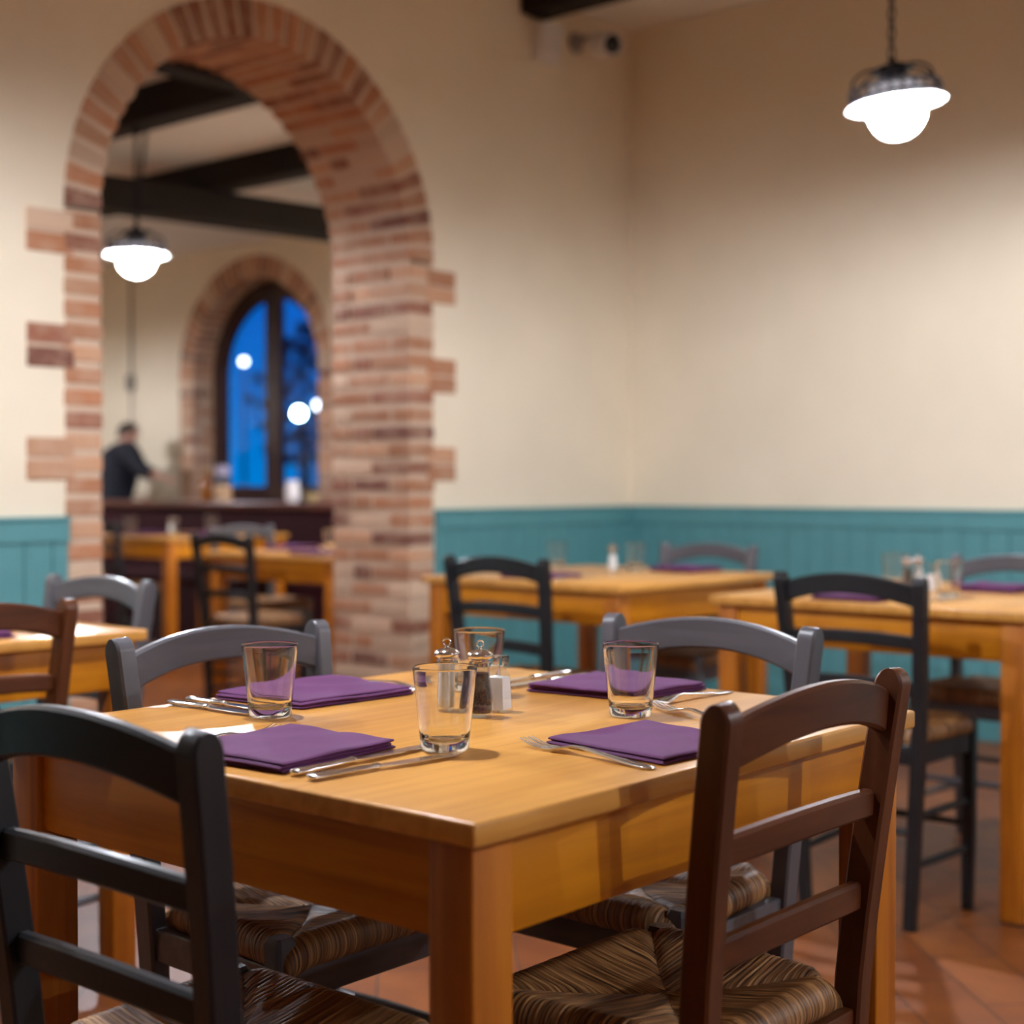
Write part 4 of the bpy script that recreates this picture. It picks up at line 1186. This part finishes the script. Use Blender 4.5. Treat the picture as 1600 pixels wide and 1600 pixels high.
# local frame: the person faces +X (towards the wall), leans forward; -Y is the person's right hand
pr = thing('person', (5.25, 8.49, 0.0), R(-14), 'person in a dark navy jumper behind the banquette, back to us, right arm stretched out', 'person')
V = [(0, 0, 0.84), (0.03, 0, 1.00), (0.075, 0, 1.16), (0.098, 0, 1.315), (0.115, 0, 1.355), (0.135, 0, 1.42), (0.150, 0, 1.475),      # 0 pelvis .. 6 head
     (0.165, 0, 1.525),                                                                                                   # 7 crown
     (0.088, -0.190, 1.300), (0.12, -0.33, 1.165), (0.19, -0.43, 1.125), (0.215, -0.475, 1.115),                                       # right arm 8-11
     (0.085, 0.195, 1.270), (0.11, 0.250, 1.05), (0.20, 0.17, 0.97), (0.25, 0.15, 0.968),                                                # left arm 12-15
     (0, -0.09, 0.80), (0.01, -0.10, 0.44), (-0.02, -0.10, 0.06), (0.11, -0.11, 0.035),                                                # right leg 16-19
     (0, 0.09, 0.80), (0.01, 0.10, 0.44), (-0.02, 0.10, 0.06), (0.11, 0.11, 0.035),
     (0.092, 0, 1.262)]                                                    # left leg 20-23
Eg = [(0, 1), (1, 2), (2, 24), (24, 3), (3, 4), (4, 5), (5, 6), (6, 7), (3, 8), (8, 9), (9, 10), (10, 11), (24, 12), (12, 13), (13, 14), (14, 15),
      (0, 16), (16, 17), (17, 18), (18, 19), (0, 20), (20, 21), (21, 22), (22, 23)]
Rd = [(.10, .14), (.095, .135), (.10, .15), (.066, .105), .056, (.078, .070), (.092, .076), (.050, .044), .058, .042, .030, .026, .058, .042, .030, .026,
      .085, .058, .042, .035, .085, .058, .042, .035, (.085, .130)]
body = skin_mesh('body', V, Eg, Rd, 0, M['skin'], 2, pr)
# fingers as separate short chains rooted in the palms
def hand(wrist, direction, up, sx):
    d = Vector(direction).normalized(); u = Vector(up).normalized(); s = d.cross(u) * sx
    hv, he, hr = [tuple(Vector(wrist)), tuple(Vector(wrist) + d * 0.045), tuple(Vector(wrist) + d * 0.085)], [(0, 1), (1, 2)], [(.024, .016), (.036, .014), (.036, .013)]
    for k, (ln, off) in enumerate(((.068, -.027), (.078, -.009), (.073, .009), (.058, .026))):
        b = Vector(wrist) + d * 0.083 + s * off
        i = len(hv)
        hv += [tuple(b), tuple(b + d * ln * .45 - u * .006), tuple(b + d * ln * .75 - u * .022), tuple(b + d * ln * .88 - u * .042)]
        he += [(2, i), (i, i + 1), (i + 1, i + 2), (i + 2, i + 3)]; hr += [.0095, .009, .0085, .007]
    i = len(hv); b = Vector(wrist) + d * 0.035 - s * 0.03
    hv += [tuple(b), tuple(b + d * .028 - s * .022 - u * .008), tuple(b + d * .055 - s * .026 - u * .018)]
    he += [(1, i), (i, i + 1), (i + 1, i + 2)]; hr += [.012, .0105, .008]
    return hv, he, hr
for w, dr, sx in ((V[11], (0.25, -0.45, -0.05), 1), (V[15], (0.9, -0.1, -0.05), -1)):
    hv, he, hr = hand(Vector(w) - Vector(dr).normalized() * 0.03, dr, (0, 0, 1), sx)
    ho = skin_mesh('hand', hv, he, hr, 1, M['skin'], 1, None)
    # join into the body so that it stays one continuous figure
    bm = bmesh.new(); bm.from_mesh(body.data); bm.from_mesh(ho.data); bm.to_mesh(body.data); bm.free()
    bpy.data.objects.remove(ho)
# nose, ears, brow on the head (facing +X, tipped down)
mb = MB()
mb.ball((0.222, 0, 1.456), 0.014, 10, 8, sx=1.2, sz=1.6)
for s in (-1, 1):
    mb.ball((0.150, s * 0.077, 1.462), 0.024, 10, 8, sx=0.9, sy=0.45, sz=1.4)
    mb.ball((0.214, s * 0.030, 1.480), 0.010, 10, 8)
bm = bmesh.new(); bm.from_mesh(body.data); fm = mb.mesh('face', M['skin']); bm.from_mesh(fm); bm.to_mesh(body.data); bm.free()
body.data.polygons.foreach_set('use_smooth', [True] * len(body.data.polygons))
body.data.update()
def garment(name, keep, off, mat, wob=0.0):
    """cloth or hair: the part of the body surface picked by keep, lifted off the skin"""
    src = body.data
    ok = [keep(v.co) for v in src.vertices]
    fsel = [p for p in src.polygons if all(ok[i] for i in p.vertices)]
    ids = sorted({i for p in fsel for i in p.vertices}); mp = {v: k for k, v in enumerate(ids)}
    rg = random.Random(5)
    vs = [tuple(src.vertices[i].co + src.vertices[i].normal * (off + wob * rg.random())) for i in ids]
    me = bpy.data.meshes.new(name)
    me.from_pydata(vs, [], [tuple(mp[i] for i in p.vertices) for p in fsel]); me.update()
    me.polygons.foreach_set('use_smooth', [True] * len(me.polygons)); me.materials.append(mat)
    o = bpy.data.objects.new(name, me); C.objects.link(o); o.parent = pr
    sd = o.modifiers.new('thickness', 'SOLIDIFY'); sd.thickness = 0.006; sd.offset = 1.0
    return o
W1, W2 = Vector(V[11]), Vector(V[15])
def in_hand(c): return (c - W1).length < 0.075 or (c - W2).length < 0.075 or c.y < -0.46 or (c.x > 0.21 and abs(c.z - 0.96) < 0.07)
garment('jumper', lambda c: 0.80 < c.z < (1.362 - 0.1 * (c.x - 0.1) if abs(c.y) < 0.09 else 1.5) and not in_hand(c), 0.014, M['jumper'], 0.002)
garment('trousers', lambda c: 0.075 < c.z < 0.86 and not in_hand(c), 0.010, M['trousers'])
garment('shoes', lambda c: c.z < 0.085, 0.008, M['rubber'])
hc_ = Vector((0.150, 0, 1.475))
garment('hair', lambda c: (c - hc_).length < 0.15 and c.z > 1.40 and (c.z - 1.470) > 0.75 * (c.x - 0.158), 0.006, M['hair'], 0.009)
